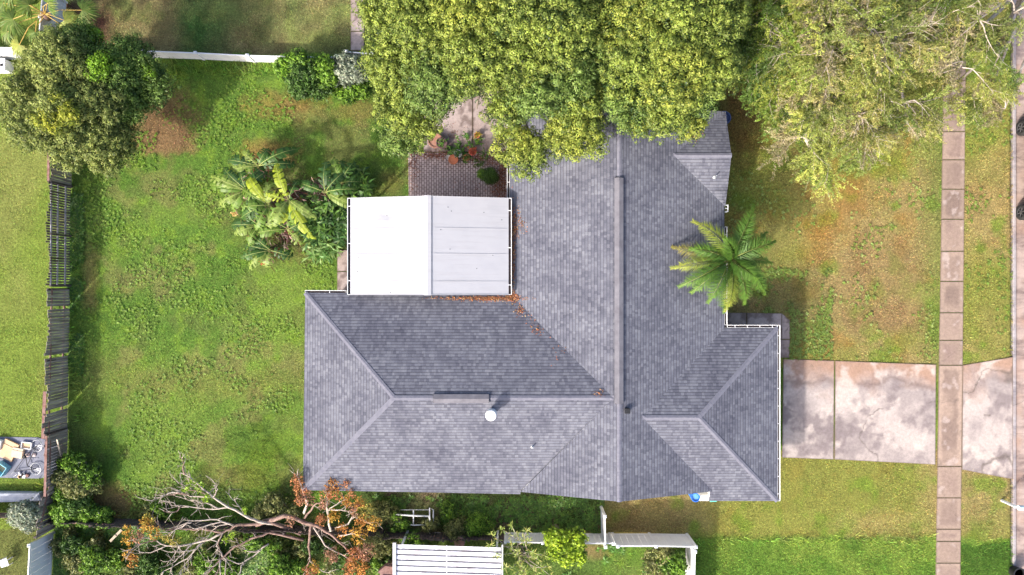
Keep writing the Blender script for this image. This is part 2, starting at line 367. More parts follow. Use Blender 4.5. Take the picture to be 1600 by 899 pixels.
def slabs(name, quads, m, z1=.03, kind='drive'):
    rr = np.random.default_rng(len(name)); V = []; Fc = []; CC = []
    for q in quads:
        c4 = np.array([P2(*p) for p in q]); W_ = np.linalg.norm(c4[1]-c4[0]); L_ = np.linalg.norm(c4[3]-c4[0]); nu, nv = max(4,int(W_/.05)), max(4,int(L_/.05))
        U, T = np.meshgrid(np.linspace(0,1,nu+1), np.linspace(0,1,nv+1)); pt = (c4[0]*(1-U[...,None])+c4[1]*U[...,None])*(1-T[...,None])+(c4[3]*(1-U[...,None])+c4[2]*U[...,None])*T[...,None]
        X, Y = pt[...,0], pt[...,1]; eu = np.minimum(U,1-U)*W_; ev = np.minimum(T,1-T)*L_; e = np.minimum(eu, ev)
        n1 = fbm(X,Y,1.5,61); n2 = fbm(X,Y,.45,62); n3 = fbm(X,Y,3.2,63); tone = rr.random()
        if kind == 'walk':
            col = np.zeros(X.shape+(3,))+np.array((.31,.23,.185))*(.85+.25*tone)
            d = np.clip((eu-.14+(n2-.5)*.35)/.12,0,1)*np.clip((ev-.08+(n2-.5)*.3)/.15,0,1); col = lerp(col, np.array((.15,.105,.095))*(.8+.7*rr.random()), d*np.clip((n1-.3)*3,0,1)*(.35+.6*rr.random()))
            col = lerp(col, (.46,.38,.35), np.clip((n2-.64)*5,0,.5))
        elif kind == 'path':
            col = lerp(np.zeros(X.shape+(3,))+(.30,.235,.215), (.38,.31,.29), np.clip((n1-.4)*4,0,1)); col = lerp(col, (.15,.11,.10), np.clip((n2-.52)*5,0,.8))
        else:
            col = lerp(np.zeros(X.shape+(3,))+(.30,.255,.245), (.42,.36,.335), np.clip((n1-.42)*5,0,1)); col = lerp(col, (.19,.155,.158), np.clip((fbm(X,Y,1.1,71,7)-.47)*6,0,.8)*np.clip((n2-.3)*4,0,1))
            top = np.clip(1-((449.5-Y*0)*0+T*L_)/1.5+(n1-.5)*1.8, 0, 1)*(T < .5); col = lerp(col, (.33,.205,.145), np.clip(top*1.1,0,.9)); col = lerp(col, (.17,.125,.115), np.clip(1-np.abs(T*L_-1.15-(n1-.5)*1.6)/.22,0,1)*.6*np.clip((n3-.38)*6,0,1))
            col = lerp(col, (.50,.43,.39), np.clip((fbm(X,Y,.9,77)-.58)*6,0,.7))
        col = lerp(col, (.16,.12,.09), np.clip(1-e/.05+(n2-.5)*1.2,0,.75)); col = lerp(col, (.10,.08,.07), crackmask(X,Y,80+len(name))*(.75 if kind != 'walk' else .35))
        n0 = len(V); Zt = z1+.001+(n2-.5)*.004; vv = np.stack([X,Y,Zt],-1).reshape(-1,3).tolist(); V += vv; CC += col.reshape(-1,3).tolist()
        for j in range(nv):
            for i in range(nu): a0 = n0+j*(nu+1)+i; Fc.append((a0+nu+1, a0+nu+2, a0+1, a0))
        ring = [n0+i for i in range(nu+1)]+[n0+j*(nu+1)+nu for j in range(1,nv+1)]+[n0+nv*(nu+1)+i for i in range(nu-1,-1,-1)]+[n0+j*(nu+1) for j in range(nv-1,0,-1)]
        m0 = len(V); V += [(V[k][0],V[k][1],-.12) for k in ring]; CC += [CC[k] for k in ring]; nr_ = len(ring)
        for k in range(nr_): Fc.append((ring[k], ring[(k+1)%nr_], m0+(k+1)%nr_, m0+k))
    me = bpy.data.meshes.new(name); me.from_pydata(V, [], Fc); me.update(); at_ = me.color_attributes.new('col', 'FLOAT_COLOR', 'POINT')
    at_.data.foreach_set('color', np.c_[np.array(CC), np.ones(len(CC))].astype(np.float32).ravel()); me.materials.append(CSURF)
    o = bpy.data.objects.new(name, me); C.objects.link(o); return tag(o, kind='structure')
q = [[(1224,561),(1303,564),(1302,718),(1222,715)], [(1305,564),(1462,570),(1461,726),(1304,718)]]
slabs('driveway', q, CONC, .035)
slabs('driveway_apron', [[(1504,571),(1582,558),(1582,749),(1503,734)]], CONC, .035)
ycuts = [-60,-14,34,80,126,162,206,250,296,343,393,440,489,532,571,729,778,827,846,880,925,970,1020]
def wx(y, s): return (1473.5-(y-160)*.0155) if s == 0 else (1508-(y-160)*.0105)
q = []
for a, b in zip(ycuts[:-1], ycuts[1:]):
    a += .5; b -= .5
    q.append([(wx(a,0), a), (wx(a,1), a), (wx(b,1), b), (wx(b,0), b)])
slabs('sidewalk', q, WALK, .03, 'walk')
slabs('neighbour_path', [[(548,y),(569,y),(569,y+29),(548,y+29)] for y in (-40,-10,20,50)], PATH, .03, 'path')
b = MB(); b.prism([(KERB_X,-60),(KERB_X+.15,-60),(KERB_X+.15,60),(KERB_X,60)], -.3, .02); tag(b.build('kerb', ROAD, bevel=.02), kind='structure')
b = MB(); b.prism([(KERB_X+.15,-60),(KERB_X+.75,-60),(KERB_X+.75,60),(KERB_X+.15,60)], -.3, -.11); tag(b.build('gutter_pan', WALK), kind='structure')
ASPH = noisy('asphalt', (.12,.11,.115), (.2,.19,.195), 4, .9, bump=.5)
b = MB(); b.prism([(KERB_X+.76,-260),(34,-260),(34,260),(KERB_X+.76,260)], -.3, -.105); tag(b.build('road', ASPH), kind='structure')
# entry walk beside the garage
slabs('entry_walk', [[(1128,489),(1166,489),(1166,540),(1128,540)],[(1167,489),(1221,490),(1221,530),(1167,530)],[(1221.5,490),(1234,501),(1234,530),(1221.5,530)],[(1196,531),(1234,531),(1233,559),(1196,559)]], PATH, .03, 'path')
slabs('rear_step', [[(527,391),(560,391),(560,424),(527,424)],[(527,425),(560,425),(560,458),(527,458)]], PATH, .03, 'path')
slabs('side_patio', [[(686,60),(738,60),(738,150),(686,150)],[(739,60),(830,60),(830,150),(739,150)],[(662,151),(738,151),(738,238),(662,238)],[(739,151),(830,151),(830,238),(739,238)]], PATH, .035, 'path')
# brick pavers
def pavers():
    m = mat('brick_paver', (.3,.2,.18), .9, 0, .2); t = NT(m); tc = t.n('ShaderNodeTexCoord').outputs['Object']
    mp = t.n('ShaderNodeMapping'); mp.inputs['Rotation'].default_value = (0,0,R(90)); t.l(tc, mp.inputs[0])
    bt = t.n('ShaderNodeTexBrick'); t.l(mp.outputs[0], bt.inputs['Vector']); bt.inputs['Scale'].default_value = 1
    bt.inputs['Brick Width'].default_value = .21; bt.inputs['Row Height'].default_value = .125; bt.inputs['Mortar Size'].default_value = .014
    bt.inputs['Color1'].default_value = (.36,.295,.29,1); bt.inputs['Color2'].default_value = (.48,.40,.39,1); bt.inputs['Mortar'].default_value = (.10,.06,.055,1)
    c = t.mix(t.ramp(t.noise(tc, .8, 6, .65), [(.50,g(0)),(.66,g(.8))]), bt.outputs[0], (.13,.10,.10))
    c = t.mix(t.ramp(t.noise(tc, 2.3, 5, .7), [(.6,g(0)),(.74,g(.6))]), c, (.2,.09,.06))
    f = t.noise(tc, 40, 3); c = t.mix(.5, c, t.ramp(f, [(.2,g(.6)),(.8,g(1))]), 'MULTIPLY')
    t.l(c, t.b.inputs['Base Color']); t.bump(bt.outputs['Fac'], -.5, .01); return m
b = MB(); b.prism([P2(*p) for p in [(638,239),(830,239),(830,460),(640,460)]], -.1, .03); tag(b.build('brick_patio', pavers()), kind='structure')
b = MB(); b.prism([P2(*p) for p in [(560,330),(639,330),(639,458),(560,458)]], -.1, .028); tag(b.build('covered_patio_slab', PATH), kind='structure')

# ------------------------------------------------------------------ the house
house = empty('house', (0, -3, 0), 'long ranch house with a purple-grey shingle roof of crossing gables and hips, filling the middle', 'house')
ZE, ZR, ZL = 2.5, 2.385, 4.15
N1 = 8.4; S1 = -9.68; XR = 12.68; YU = -1.93; YD = -10.2
hipL = (-5.35,-5.0,4.065); mL = (4.6,-5.0,4.065); mG = (5.96,-5.95,3.78); hipG = (8.55,-5.95,3.78); mN = (7.5,6.15,3.27)
Z = 4.15
roofpolys = [
 [(-.1,N1,ZE),(-.1,-.3,ZE),mL,(4.85,-5,Z),(4.85,N1,Z)], [mL,(.4,S1,2.67),(4.85,S1,Z),(4.85,-5,Z)],
 [(4.85,N1,Z),(4.85,-5.95,Z),mG,(10.15,YU,ZR),(10.15,N1,ZR)], [(4.85,-5.95,Z),(4.85,S1,Z),(9.55,S1,2.585),mG],
 [(-9.85,-.25,ZE),hipL,mL,(-.1,-.3,ZE)], [(-9.92,-9.62,2.597),(.4,-9.83,2.53),(.4,S1,2.578),mL,hipL], [(-9.85,-.25,ZE),(-9.92,-9.62,2.597),hipL],
 [(10.15,YU,ZR),mG,hipG,(XR,YU,ZR)], [hipG,(XR,YU,ZR),(XR,YD,ZR)], [mG,(9.55,S1,2.585),(9.4,S1,2.56),(9.4,YD,ZR),(XR,YD,ZR),hipG],
 [mN,(10.15,3.9,ZR),(10.2,3.9,ZR),(10.2,6.15,3.27)], [mN,(10.2,6.15,3.27),(10.2,N1-.02,ZR),(10.15,N1-.02,ZR)]]
axes = ['x+','x+','x-','x-','y-','y+','x+','y-','x-','y+','y+','y-']   # direction that climbs each slope
planes = []
b = MB(); uv = []
for pl, ax in zip(roofpolys, axes):
    area = sum(pl[i][0]*pl[(i+1)%len(pl)][1]-pl[(i+1)%len(pl)][0]*pl[i][1] for i in range(len(pl)))
    if area < 0: pl = pl[::-1]
    pts = np.array(pl); c0 = pts.mean(0); A = np.c_[pts[:,:2], np.ones(len(pts))]; co = np.linalg.lstsq(A, pts[:,2], rcond=None)[0]
    planes.append((pts[:,:2], co))
    k = 1 if ax[0] == 'y' else 0; sg = 1 if ax[1] == '+' else -1
    f = math.sqrt(1+.333**2)
    b.add(pl, [tuple(range(len(pl)))])
    for p in pl: uv.append((p[1-k]+100, (sg*p[k]+40)*f))
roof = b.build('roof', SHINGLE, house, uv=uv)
def inpoly(x, y, poly):
    r = np.zeros(np.shape(x), bool); n = len(poly)
    for i in range(n):
        x1, y1 = poly[i]; x2, y2 = poly[(i+1)%n]
        c = ((y1 > y) != (y2 > y)) & (x < (x2-x1)*(y-y1)/((y2-y1) if y2 != y1 else 1e-9)+x1); r ^= c
    return r
def roofz(x, y):
    x = np.asarray(x, float); y = np.asarray(y, float); z = np.full(x.shape, -1.)
    for poly, co in planes:
        m = inpoly(x, y, poly); z = np.where(m, np.maximum(z, co[0]*x+co[1]*y+co[2]), z)
    return z
# eave outline: fascia and soffit
outl = [(-.1,N1,ZE),(-.1,-.3,ZE),(-9.85,-.25,ZE),(-9.92,-9.62,2.597),(.4,-9.83,2.53),(.4,S1,2.67),(4.85,S1,Z),(9.4,S1,2.56),(9.4,YD,ZR),(XR,YD,ZR),(XR,YU,ZR),(10.15,YU,ZR),(10.15,3.9,ZR),(10.2,3.9,ZR),(10.2,6.15,3.27),(10.2,N1,ZR),(10.15,N1,ZR),(4.85,N1,Z)]
b = MB()
for p, q2 in zip(outl, outl[1:]+outl[:1]):
    p = Vector(p); q2 = Vector(q2); d = (q2-p); n = Vector((d.y,-d.x,0)).normalized()*-.0
    b.add([p+Vector((0,0,-.004)), q2+Vector((0,0,-.004)), q2-Vector((0,0,.19)), p-Vector((0,0,.19))], [(0,1,2,3)])
b.build('fascia', TRIM, house)
so2 = [(p[0], p[1]) for p in outl]
MB().add([(x,y,2.24) for x,y in so2], [tuple(range(len(so2)))]).build('soffit', TRIM, house)
# walls inset from the eaves
wp = [(.35,7.9),(.35,-.8),(-9.35,-.8),(-9.4,-9.2),(.6,-9.35),(.6,-9.3),(8.9,-9.3),(8.9,-9.75),(12.25,-9.75),(12.25,-2.4),(9.6,-2.4),(9.6,7.9)]
b = MB()
for p, q2 in zip(wp, wp[1:]+wp[:1]): b.add([(p[0],p[1],0),(q2[0],q2[1],0),(q2[0],q2[1],2.3),(p[0],p[1],2.3)], [(0,1,2,3)])
for yy, sg in ((-9.3,1),(7.9,-1)):
    b.add([(.6,yy,2.3),(9.3,yy,2.3),(4.85,yy,3.95)], [(0,1,2)])
b.build('wall', STUCCO, house)
def window(c, w, h, nx, ny):
    cx, cy, cz = c; sx = (w, .06) if abs(ny) > 0 else (.06, w)
    fr = MB()
    if ny:
        for dx in (-w/2, 0, w/2): fr.box((cx+dx, cy+ny*.02, cz), (.06,.08,h+.06))
        for dz in (-h/2, h/2): fr.box((cx, cy+ny*.021, cz+dz), (w+.07,.08,.06))
    else:
        for dx in (-w/2, 0, w/2): fr.box((cx+nx*.02, cy+dx, cz), (.08,.06,h+.06))
        for dz in (-h/2, h/2): fr.box((cx+nx*.021, cy, cz+dz), (.08,w+.07,.06))
    o = fr.build('window', TRIM, house)
    MB().box((cx+nx*.01, cy+ny*.01, cz), ((w,.03,h) if ny else (.03,w,h))).build('pane', GLASS, o)
for x in (-7.5,-4,-1.2): window((x,-.8 if x>-20 else 0,1.4), 1.2, 1.1, 0, 1)
for x in (-8,-5,-2,3,6.5): window((x,-9.25-.1 if x<.6 else -9.3,1.4), 1.2, 1.0, 0, -1)
for y in (-3,-7): window((-9.38,y,1.4), 1.3, 1.1, -1, 0)
for y in (6.6,1.5): window((9.6,y,1.4), 1.6, 1.2, 1, 0)
b = MB(); b.box((12.26,-6.1,1.07), (.05,4.9,2.14))
for k in range(4):
    for j in range(4): b.box((12.29,-6.1+(j-1.5)*1.2,.27+k*.53), (.03,1.05,.42))
gd = b.build('garage_door', TRIM, house); MB().box((12.33,-6.1,.5),(.04,.14,.04)).build('handle', BLACK, gd)
b = MB(); b.box((9.62,-1.2,1.02),(.05,.92,2.04)); d = b.build('door', REDWOOD, house); MB().lathe((9.68,-.85,1.0),[(.03,-.03),(.035,0),(.02,.04)],8).build('handle', STEEL, d)
# ridge and hip caps: overlapping cap shingles
def caps(b, a, c2, w=.13):
    a = Vector(a); c2 = Vector(c2); d = c2-a; L = d.length; d.normalize(); s = Vector((d.y,-d.x,0)).normalized(); n = int(L/.145)
    for i in range(n):
        p = a+d*(L*i/n); e = a+d*(L*(i+1)/n+.02)
        row = []
        for q3, lift in ((p,.022),(e,.010)):
            for k in (-1,0,1):
                w0 = q3+s*(w*k); zz = float(roofz(w0.x, w0.y)); zz = q3.z-.03*abs(k) if zz < 0 or abs(zz-q3.z) > .25 else zz
                row.append((w0.x, w0.y, (max(zz, q3.z-.06) if k else q3.z)+lift))
        v = row; b.add(v, [(0,1,4,3),(1,2,5,4)]); 
        f = [(x,y,z-.02) for x,y,z in v[:3]]; b.add(v[:3]+f, [(0,3,4,1),(1,4,5,2)])
for nm, segs in (('ridge_cap', [((4.85,N1,Z),(4.85,S1,Z)), (hipL,mL), (mG,hipG), (mN,(10.2,6.15,3.27))]),
                 ('hip_cap', [((-9.85,-.25,ZE),hipL), ((-9.92,-9.62,2.597),hipL), ((XR,YU,ZR),hipG), ((XR,YD,ZR),hipG)])):
    for a, c2 in segs:
        b = MB(); caps(b, a, c2, .11); b.build(nm, CAP, roof)
# raised ridge vents
def rvent(p, q2, ax):
    b = MB(); p = Vector(p); q2 = Vector(q2); w = .2
    s = Vector((1,0,0)) if ax == 'y' else Vector((0,1,0))
    n = max(2, int((q2-p).length/.3))
    for i in range(n):
        a = p.lerp(q2, i/n); e = p.lerp(q2, (i+1)/n); j = .003*(i % 2)
        tp = [a-s*w+Vector((0,0,.085+j-.06)), a+Vector((0,0,.10+j)), a+s*w+Vector((0,0,.085+j-.06)), e-s*w+Vector((0,0,.085+j-.06)), e+Vector((0,0,.10+j)), e+s*w+Vector((0,0,.085+j-.06))]
        b.add(tp, [(0,1,4,3),(1,2,5,4)] if ax == 'x' else [(0,1,4,3),(1,2,5,4)])
    o = b.build('ridge_vent', VENT, roof)
    k = MB()
    for sg in (-1, 1):
        k.bar(p+s*(sg*(w-.015))+Vector((0,0,-.015)), q2+s*(sg*(w-.015))+Vector((0,0,-.015)), .02, .07)
    for e in (p, q2): k.bar(e-s*w*.9+Vector((0,0,.0)), e+s*w*.9+Vector((0,0,.0)), .02, .09)
    k.build('vent_slot', BLACK, o)
rvent((4.83,(449.5-278)/34.6,Z+.01), (4.83,-(631-449.5)/34.6,Z+.01), 'y')
rvent(((677-800)/34.5,-5.03,4.075), ((764-800)/34.5,-5.03,4.075), 'x')
# round metal chimney with a cap, and small roof vents
def on_roof(px, py):
    z = 3.5
    for i in range(6):
        v = P(px, py, z); z = float(roofz(v.x, v.y))
    return Vector((v.x, v.y, z))
c = on_roof(768, 644)
b = MB(); b.lathe((c.x,c.y,c.z-.15), [(.25,0),(.25,.14),(.17,.22),(.17,.72),(.18,.73)], 24); ch = b.build('chimney', noisy('galvanised', (.55,.6,.66), (.7,.74,.8), 6, .4, .6, bump=.05), house)
b = MB(); b.lathe((c.x,c.y,c.z+.55), [(.24,0),(.25,.03),(.25,.30),(.22,.34),(.05,.38)], 24); b.build('chimney_cap', WHITE, ch)
for px, py, k in ((832,698,0),(979,641,1),(1117,276,0),(935,300,0)):
    c = on_roof(px, py); b = MB()
    if k == 0:
        if px != 935: b.lathe((c.x,c.y,c.z-.03), [(.11,0),(.06,.05),(.035,.07),(.035,.32),(.02,.32)], 12); o = b.build('vent_pipe', STEEL, house)
    else: b.box((c.x,c.y,c.z+.05),(.2,.2,.16)); b.box((c.x+.02,c.y-.02,c.z+.14),(.26,.24,.03)); b.build('roof_vent', BLACK, house, bevel=.02)
# gutters with brackets
def gutter(p, q2, n, nb):
    p = Vector(p); q2 = Vector(q2); n = Vector(n); b = MB(); w = .12
    b.bar(p+n*(w+.01), q2+n*(w+.01), .022, .11); b.bar(p+n*.012, q2+n*.012, .012, .1)
    o = b.build('gutter', TRIM, house)
    k = MB(); k.bar(p+n*(w*.5+.005)+Vector((0,0,-.045)), q2+n*(w*.5+.005)+Vector((0,0,-.045)), w-.01, .012); k.build('gutter_bottom', GUT_IN, o)
    for i in range(nb):
        e = p.lerp(q2, (i+.6)/nb); MB().bar(e-n*.03+Vector((0,0,.045)), e+n*w+Vector((0,0,.045)), .022, .012).build('bracket', TRIM, o)
    for e in (p, q2): MB().bar(e, e+n*(w+.01), .012, .1).build('end_cap', TRIM, o)
gutter((XR+.0,YU+.13,ZR-.06), (XR,YD,ZR-.06), (1,0,0), 10)
gutter((10.3,YU,ZR-.06), (XR+.0,YU,ZR-.06), (0,1,0), 4)
gutter((10.15,YU+.15,ZR-.06), (10.15,2.9,ZR-.06), (1,0,0), 5)
gutter((-9.85,-.27,ZE-.05), (-7.9,-.28,ZE-.05), (0,1,0), 1)
gutter((-.1,.1,ZE-.06), (-.1,8.3,ZE-.06), (-1,0,0), 6)

# ------------------------------------------------------------------ white patio cover
PC = empty('patio_cover', (-3.87, 2, 0), 'bright white metal patio cover with a low gable ridge, against the grey roof', 'patio cover')
mw = mat('white_panel', (.80,.80,.85), .55, 0, .3); t = NT(mw); tc = t.n('ShaderNodeTexCoord').outputs['Object']
cc = t.mix(t.ramp(t.noise(tc, 1.1, 4), [(.5,g(0)),(.75,g(.5))]), (.345,.345,.372), (.31,.313,.345)); mp_ = t.n('ShaderNodeMapping'); mp_.inputs['Scale'].default_value = (.5,7,1); t.l(tc, mp_.inputs[0]); cc = t.mix(t.ramp(t.noise(mp_.outputs[0], 1, 5, .7), [(.5,g(0)),(.72,g(.55))]), cc, (.29,.285,.30)); t.l(cc, t.b.inputs['Base Color'])
t.bump(t.noise(tc, .75, 2), .5, .06)
xl, xr, xm, zt, zr2 = -7.6, -.16, -3.87, 2.85, 3.62
y0, y1 = -.33, 4.2
ys2 = [y1, P(0,357,3.2).y, P(0,397,3.2).y, P(0,440,3.2).y, y0]
for sgn, xe in ((-1, xl), (1, xr)):
    pnl = MB()
    for a, c2 in zip(ys2[:-1], ys2[1:]):
        nseg = 12
        dent = (sgn < 0 and a == y1)
        for i in range(nseg):
            for j in range(8):
                vs = []
                for (ti, tj) in ((i,j),(i+1,j),(i+1,j+1),(i,j+1)):
                    u = ti/nseg; x = xm+(xe-xm)*u; y = (a-.012)+(c2+.012-(a-.012))*tj/8; z = zr2+(zt-zr2)*u+.06
                    if dent: z += -.10*math.exp(-((u-.5)/.16)**2-((tj/8-.5)/.2)**2)+.05*math.exp(-((u-.3)/.1)**2-((tj/8-.55)/.2)**2)
                    vs.append((x,y,z))
                pnl.add(vs, [(0,1,2,3) if sgn < 0 else (3,2,1,0)])
        pnl.bar(Vector((xm,c2+.0,zr2+.068)), Vector((xe,c2,zt+.068)), (.03), .012)
        pnl.add([(xm,a,zr2-.01),(xe,a,zt-.01),(xe,c2,zt-.01),(xm,c2,zr2-.01)], [(0,1,2,3)])
    for yy in (y0,y1):
        pnl.bar(Vector((xm,yy,zr2+.03)), Vector((xe,yy,zt+.03)), .03, .10)
    pnl.build('roof_panel', mw, PC)
    gt = MB(); gx = xe+sgn*.13; gt.box((gx,(y0+y1)/2,zt+.01),(.025,y1-y0+.02,.12)); 
    for k in range(3): gt.box(((xe+gx)/2,y0+.65+k*1.75-(.2 if sgn>0 else 0),zt+.06),(.16,.03,.015))
    for e in (y0,y1): gt.box(((xe+gx)/2,e,zt+.01),(.14,.02,.12))
    gg = gt.build('gutter', TRIM, PC); MB().box(((xe+gx)/2,(y0+y1)/2,zt-.04),(.12,y1-y0-.03,.012)).build('gutter_bottom', GUT_IN, gg)
rc = MB()
for s2 in (-1,1): rc.add([(xm,y1+.03,zr2+.10),(xm,y0-.03,zr2+.10),(xm+s2*.17,y0-.03,zr2+.072),(xm+s2*.17,y1+.03,zr2+.072)], [(0,1,2,3) if s2>0 else (3,2,1,0)])
rc.build('ridge_flashing', mw, PC)
for x,y in ((-7.4,4.05),(-3.87,4.05),(-.5,4.05),(-7.4,.2)):
    MB().box((x,y,1.4),(.09,.09,2.8)).build('post', TRIM, PC)
bm2 = MB(); bm2.box((-3.87,4.05,2.75),(7.3,.08,.16)); bm2.build('beam', TRIM, PC)
for px,py in ((605,337),(643,337),(701,325),(706,331),(756,332),(704,390),(611,457),(784,343),(558,402),(557,424),(690,360),(745,420),(770,399)):
    v = P(px,py,3.2); u = abs(v.x-xm)/3.72; MB().lathe((v.x,v.y,zr2+(zt-zr2)*u+.062),[(.022,0),(.02,.006),(.008,.01)],6).build('debris_speck', BLACK, PC)
# ------------------------------------------------------------------ vegetation
def jitter(cols, n, r, v=.28, h=.12):
    c = np.asarray(cols); k = 1+(r.random((n,1))-.5)*2*v; hh = 1+(r.random((n,3))-.5)*2*h
    return np.clip(c*k*hh, .004, .75)
def clump(pos, nrm, r, k, L, W, cols, spread=.9, nr=rng, size=.1, bend=.2):
    """k leaves fanned round each rosette centre"""
    n = len(pos); p = np.repeat(pos, k, 0); nn = np.repeat(nrm, k, 0)
    off = unit(nn*.6+nr.normal(size=(n*k,3))*.9)
    d = unit(nn*(1-spread)+off*spread+nr.normal(size=(n*k,3))*.25)
    p = p+off*size*nr.random((n*k,1))
    ln = L*(.65+.7*nr.random(n*k)); wd = W*(.7+.6*nr.random(n*k))
    face = unit(nn+nr.normal(size=(n*k,3))*.55+np.array((0,0,.35)))
    return diamonds(p, d, face, ln, wd, bend), jitter(np.repeat(cols, k, 0), n*k, nr)
def crown(name, blobs, parent, pal, sub_r=.5, sub_n=9, ros=13, k=20, L=.085, W=.05, size=.17, seed=1, gap=.12, m=LEAF, zmin=-.35, tip=.75, fill=1.):
    """blobs: (px,py,radius_px,z,palette index) lobes; sub-lobes sit on them, puffs of leaves on the sub-lobes"""
    r = np.random.default_rng(seed); BC = []; BR = []; BP = []
    for px,py,pr,z,pi in blobs:
        v = P(px,py,z); BC.append(v); BR.append(pr*(H-z)/F); BP.append(pi)
    BC = np.array(BC); BR = np.array(BR); S = []; SR = []; SP = []
    for c, rad, pi in zip(BC, BR, BP):
        n = int(sub_n*4*math.pi*(rad/(sub_r*2.2))**2)+4
        d = rdirs(n, r); d = d[d[:,2] > zmin]; sr = sub_r*(.5+.8*r.random(len(d)))
        p = c+d*((rad-sr*.5)*(.62+.52*r.random(len(d))))[:,None]*np.array((1,1,.85))
        S.append(p); SR.append(sr); SP += [pi]*len(p)
    S = np.concatenate(S); SR = np.concatenate(SR); SP = np.array(SP)
    keep = r.random(len(S)) > gap
    for i,(c,rad) in enumerate(zip(BC,BR)):
        keep &= ~(np.linalg.norm((S-c)/np.array((1,1,.85)), axis=1) < rad*.5)
    S, SR, SP = S[keep], SR[keep], SP[keep]
    n = (ros*(SR/sub_r)**2).astype(int)+3
    idx = np.repeat(np.arange(len(S)), n); d = rdirs(len(idx), r); d[:,2] = np.abs(d[:,2])*.95-.12; d = unit(d)
    pos = S[idx]+d*SR[idx][:,None]*(.6+.55*r.random((len(idx),1)))*np.array((1,1,.8))
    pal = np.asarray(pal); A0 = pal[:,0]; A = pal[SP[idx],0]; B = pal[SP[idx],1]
    st = r.random(len(S))[idx]; w = np.clip(tip*(.25+st*.55)+(r.random(len(idx))-.5)*.55+(d[:,2]-.35)*.5, 0, 1)[:,None]  # pale tip growth at random; upper puffs also lightened in colour for relief
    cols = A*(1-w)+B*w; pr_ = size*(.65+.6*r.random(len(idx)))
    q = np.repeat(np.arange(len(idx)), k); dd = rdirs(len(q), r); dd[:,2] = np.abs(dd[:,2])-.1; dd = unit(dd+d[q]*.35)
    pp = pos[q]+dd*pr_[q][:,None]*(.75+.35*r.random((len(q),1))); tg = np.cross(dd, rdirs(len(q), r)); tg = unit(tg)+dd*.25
    top_lit = np.clip((dd[:,2]-.35)*.9, -.45, .4)[:,None]; CL = np.clip(cols[q]+(B-A)[q]*top_lit, .01, .6)  # puff tops lightened and undersides darkened in colour, as if lit from above
    V = diamonds(pp-tg*L*.4, tg, dd+r.normal(size=dd.shape)*.2, L*(.7+.6*r.random(len(q))), W*(.7+.6*r.random(len(q))), .12)
    CL = jitter(CL, len(q), r, .2, .08)
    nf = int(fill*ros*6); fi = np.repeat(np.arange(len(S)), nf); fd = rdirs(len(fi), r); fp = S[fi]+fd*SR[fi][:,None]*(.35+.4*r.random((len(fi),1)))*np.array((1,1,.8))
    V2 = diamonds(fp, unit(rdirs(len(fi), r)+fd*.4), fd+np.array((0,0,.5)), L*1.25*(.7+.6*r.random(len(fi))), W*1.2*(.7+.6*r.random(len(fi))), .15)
    return nmesh(name, np.concatenate([V, V2]), 4, np.concatenate([CL, jitter(A0[SP[fi]]*.9, len(fi), r, .25, .1)]), m, parent)  # older inner leaves in darker green, painting shaded depth into the gaps
def tree(name, label, base, blobs, pal, ztop, r0=.25, group=None, cat='tree', bark=BARK, **kw):
    """trunk at base (px,py on the ground), limbs reaching into every lobe, crown of leaves"""
    bp = P(*base); root = empty(name, bp, label, cat, group); r = np.random.default_rng(kw.get('seed',1)+5)
    fork = bp+Vector((.15,-.1,ztop*.38)); b = MB()
    b.tube([bp-Vector((0,0,.1)), bp+Vector((0,0,.25)), bp.lerp(fork,.5)+Vector((.08,.06,0)), fork], [r0*1.5,r0*1.05,r0*.9,r0*.8], 10); b.build('trunk', bark, root, smooth=True)
    b = MB()
    for px,py,pr,z,pi in blobs:
        t2 = P(px,py,z-.2); mid = fork.lerp(t2,.5)+Vector((r.normal()*.25,r.normal()*.25,.35)); b.tube([fork-Vector((0,0,.1)), mid, t2], [r0*.5,r0*.3,.03], 6)
    b.build('limbs', bark, root, smooth=True)
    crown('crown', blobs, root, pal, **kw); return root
YG = [((.035,.07,.018),(.26,.32,.055)), ((.03,.065,.018),(.18,.26,.055)), ((.045,.085,.02),(.31,.35,.055))]
A_bl = [(612,30,46,6.2,0),(612,105,42,5.8,0),(628,170,44,5.2,0),(622,215,26,4.4,1),(672,60,52,7.0,0),(680,130,46,6.8,1),(662,195,24,5.2,0),(655,232,12,4.2,0),
        (735,30,55,7.6,2),(742,105,52,7.5,0),(716,120,26,6.2,1),(722,150,11,5,0),(698,176,11,4.4,0),(745,170,12,4.8,0),(800,40,56,7.8,0),(800,110,48,7.4,0),(790,178,32,6.6,0),(800,225,34,5.6,2),(826,248,26,5.0,0),
        (840,150,42,7.0,1),(842,235,24,5.4,0),(880,222,26,5.4,0),(868,55,56,7.8,0),(880,125,46,7.0,1),(895,200,40,5.8,2),(920,215,28,5.2,0),(905,160,36,6.4,0),(926,30,36,7.2,0),(925,95,34,6.8,1),(650,-20,60,7,0),(760,-30,60,7.6,0),(860,-30,60,7.6,0)]
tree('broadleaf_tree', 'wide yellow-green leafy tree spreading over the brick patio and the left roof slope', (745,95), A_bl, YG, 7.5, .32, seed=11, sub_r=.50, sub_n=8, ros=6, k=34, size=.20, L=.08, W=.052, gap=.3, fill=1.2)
B_bl = [(985,40,52,7.6,2),(985,110,50,7.4,0),(975,165,36,6.4,1),(1000,178,34,5.6,0),(1045,40,56,7.9,0),(1050,110,52,7.6,2),(1040,165,44,6.4,0),(1075,185,28,5.2,2),(1010,-25,60,7.5,0),
        (1100,50,46,7.4,0),(1105,110,44,7.0,0),(1130,95,24,6.0,2),(1088,155,34,5.8,1),(1130,30,34,6.6,0),(1095,-25,60,7.5,0),(950,70,26,6.4,1)]
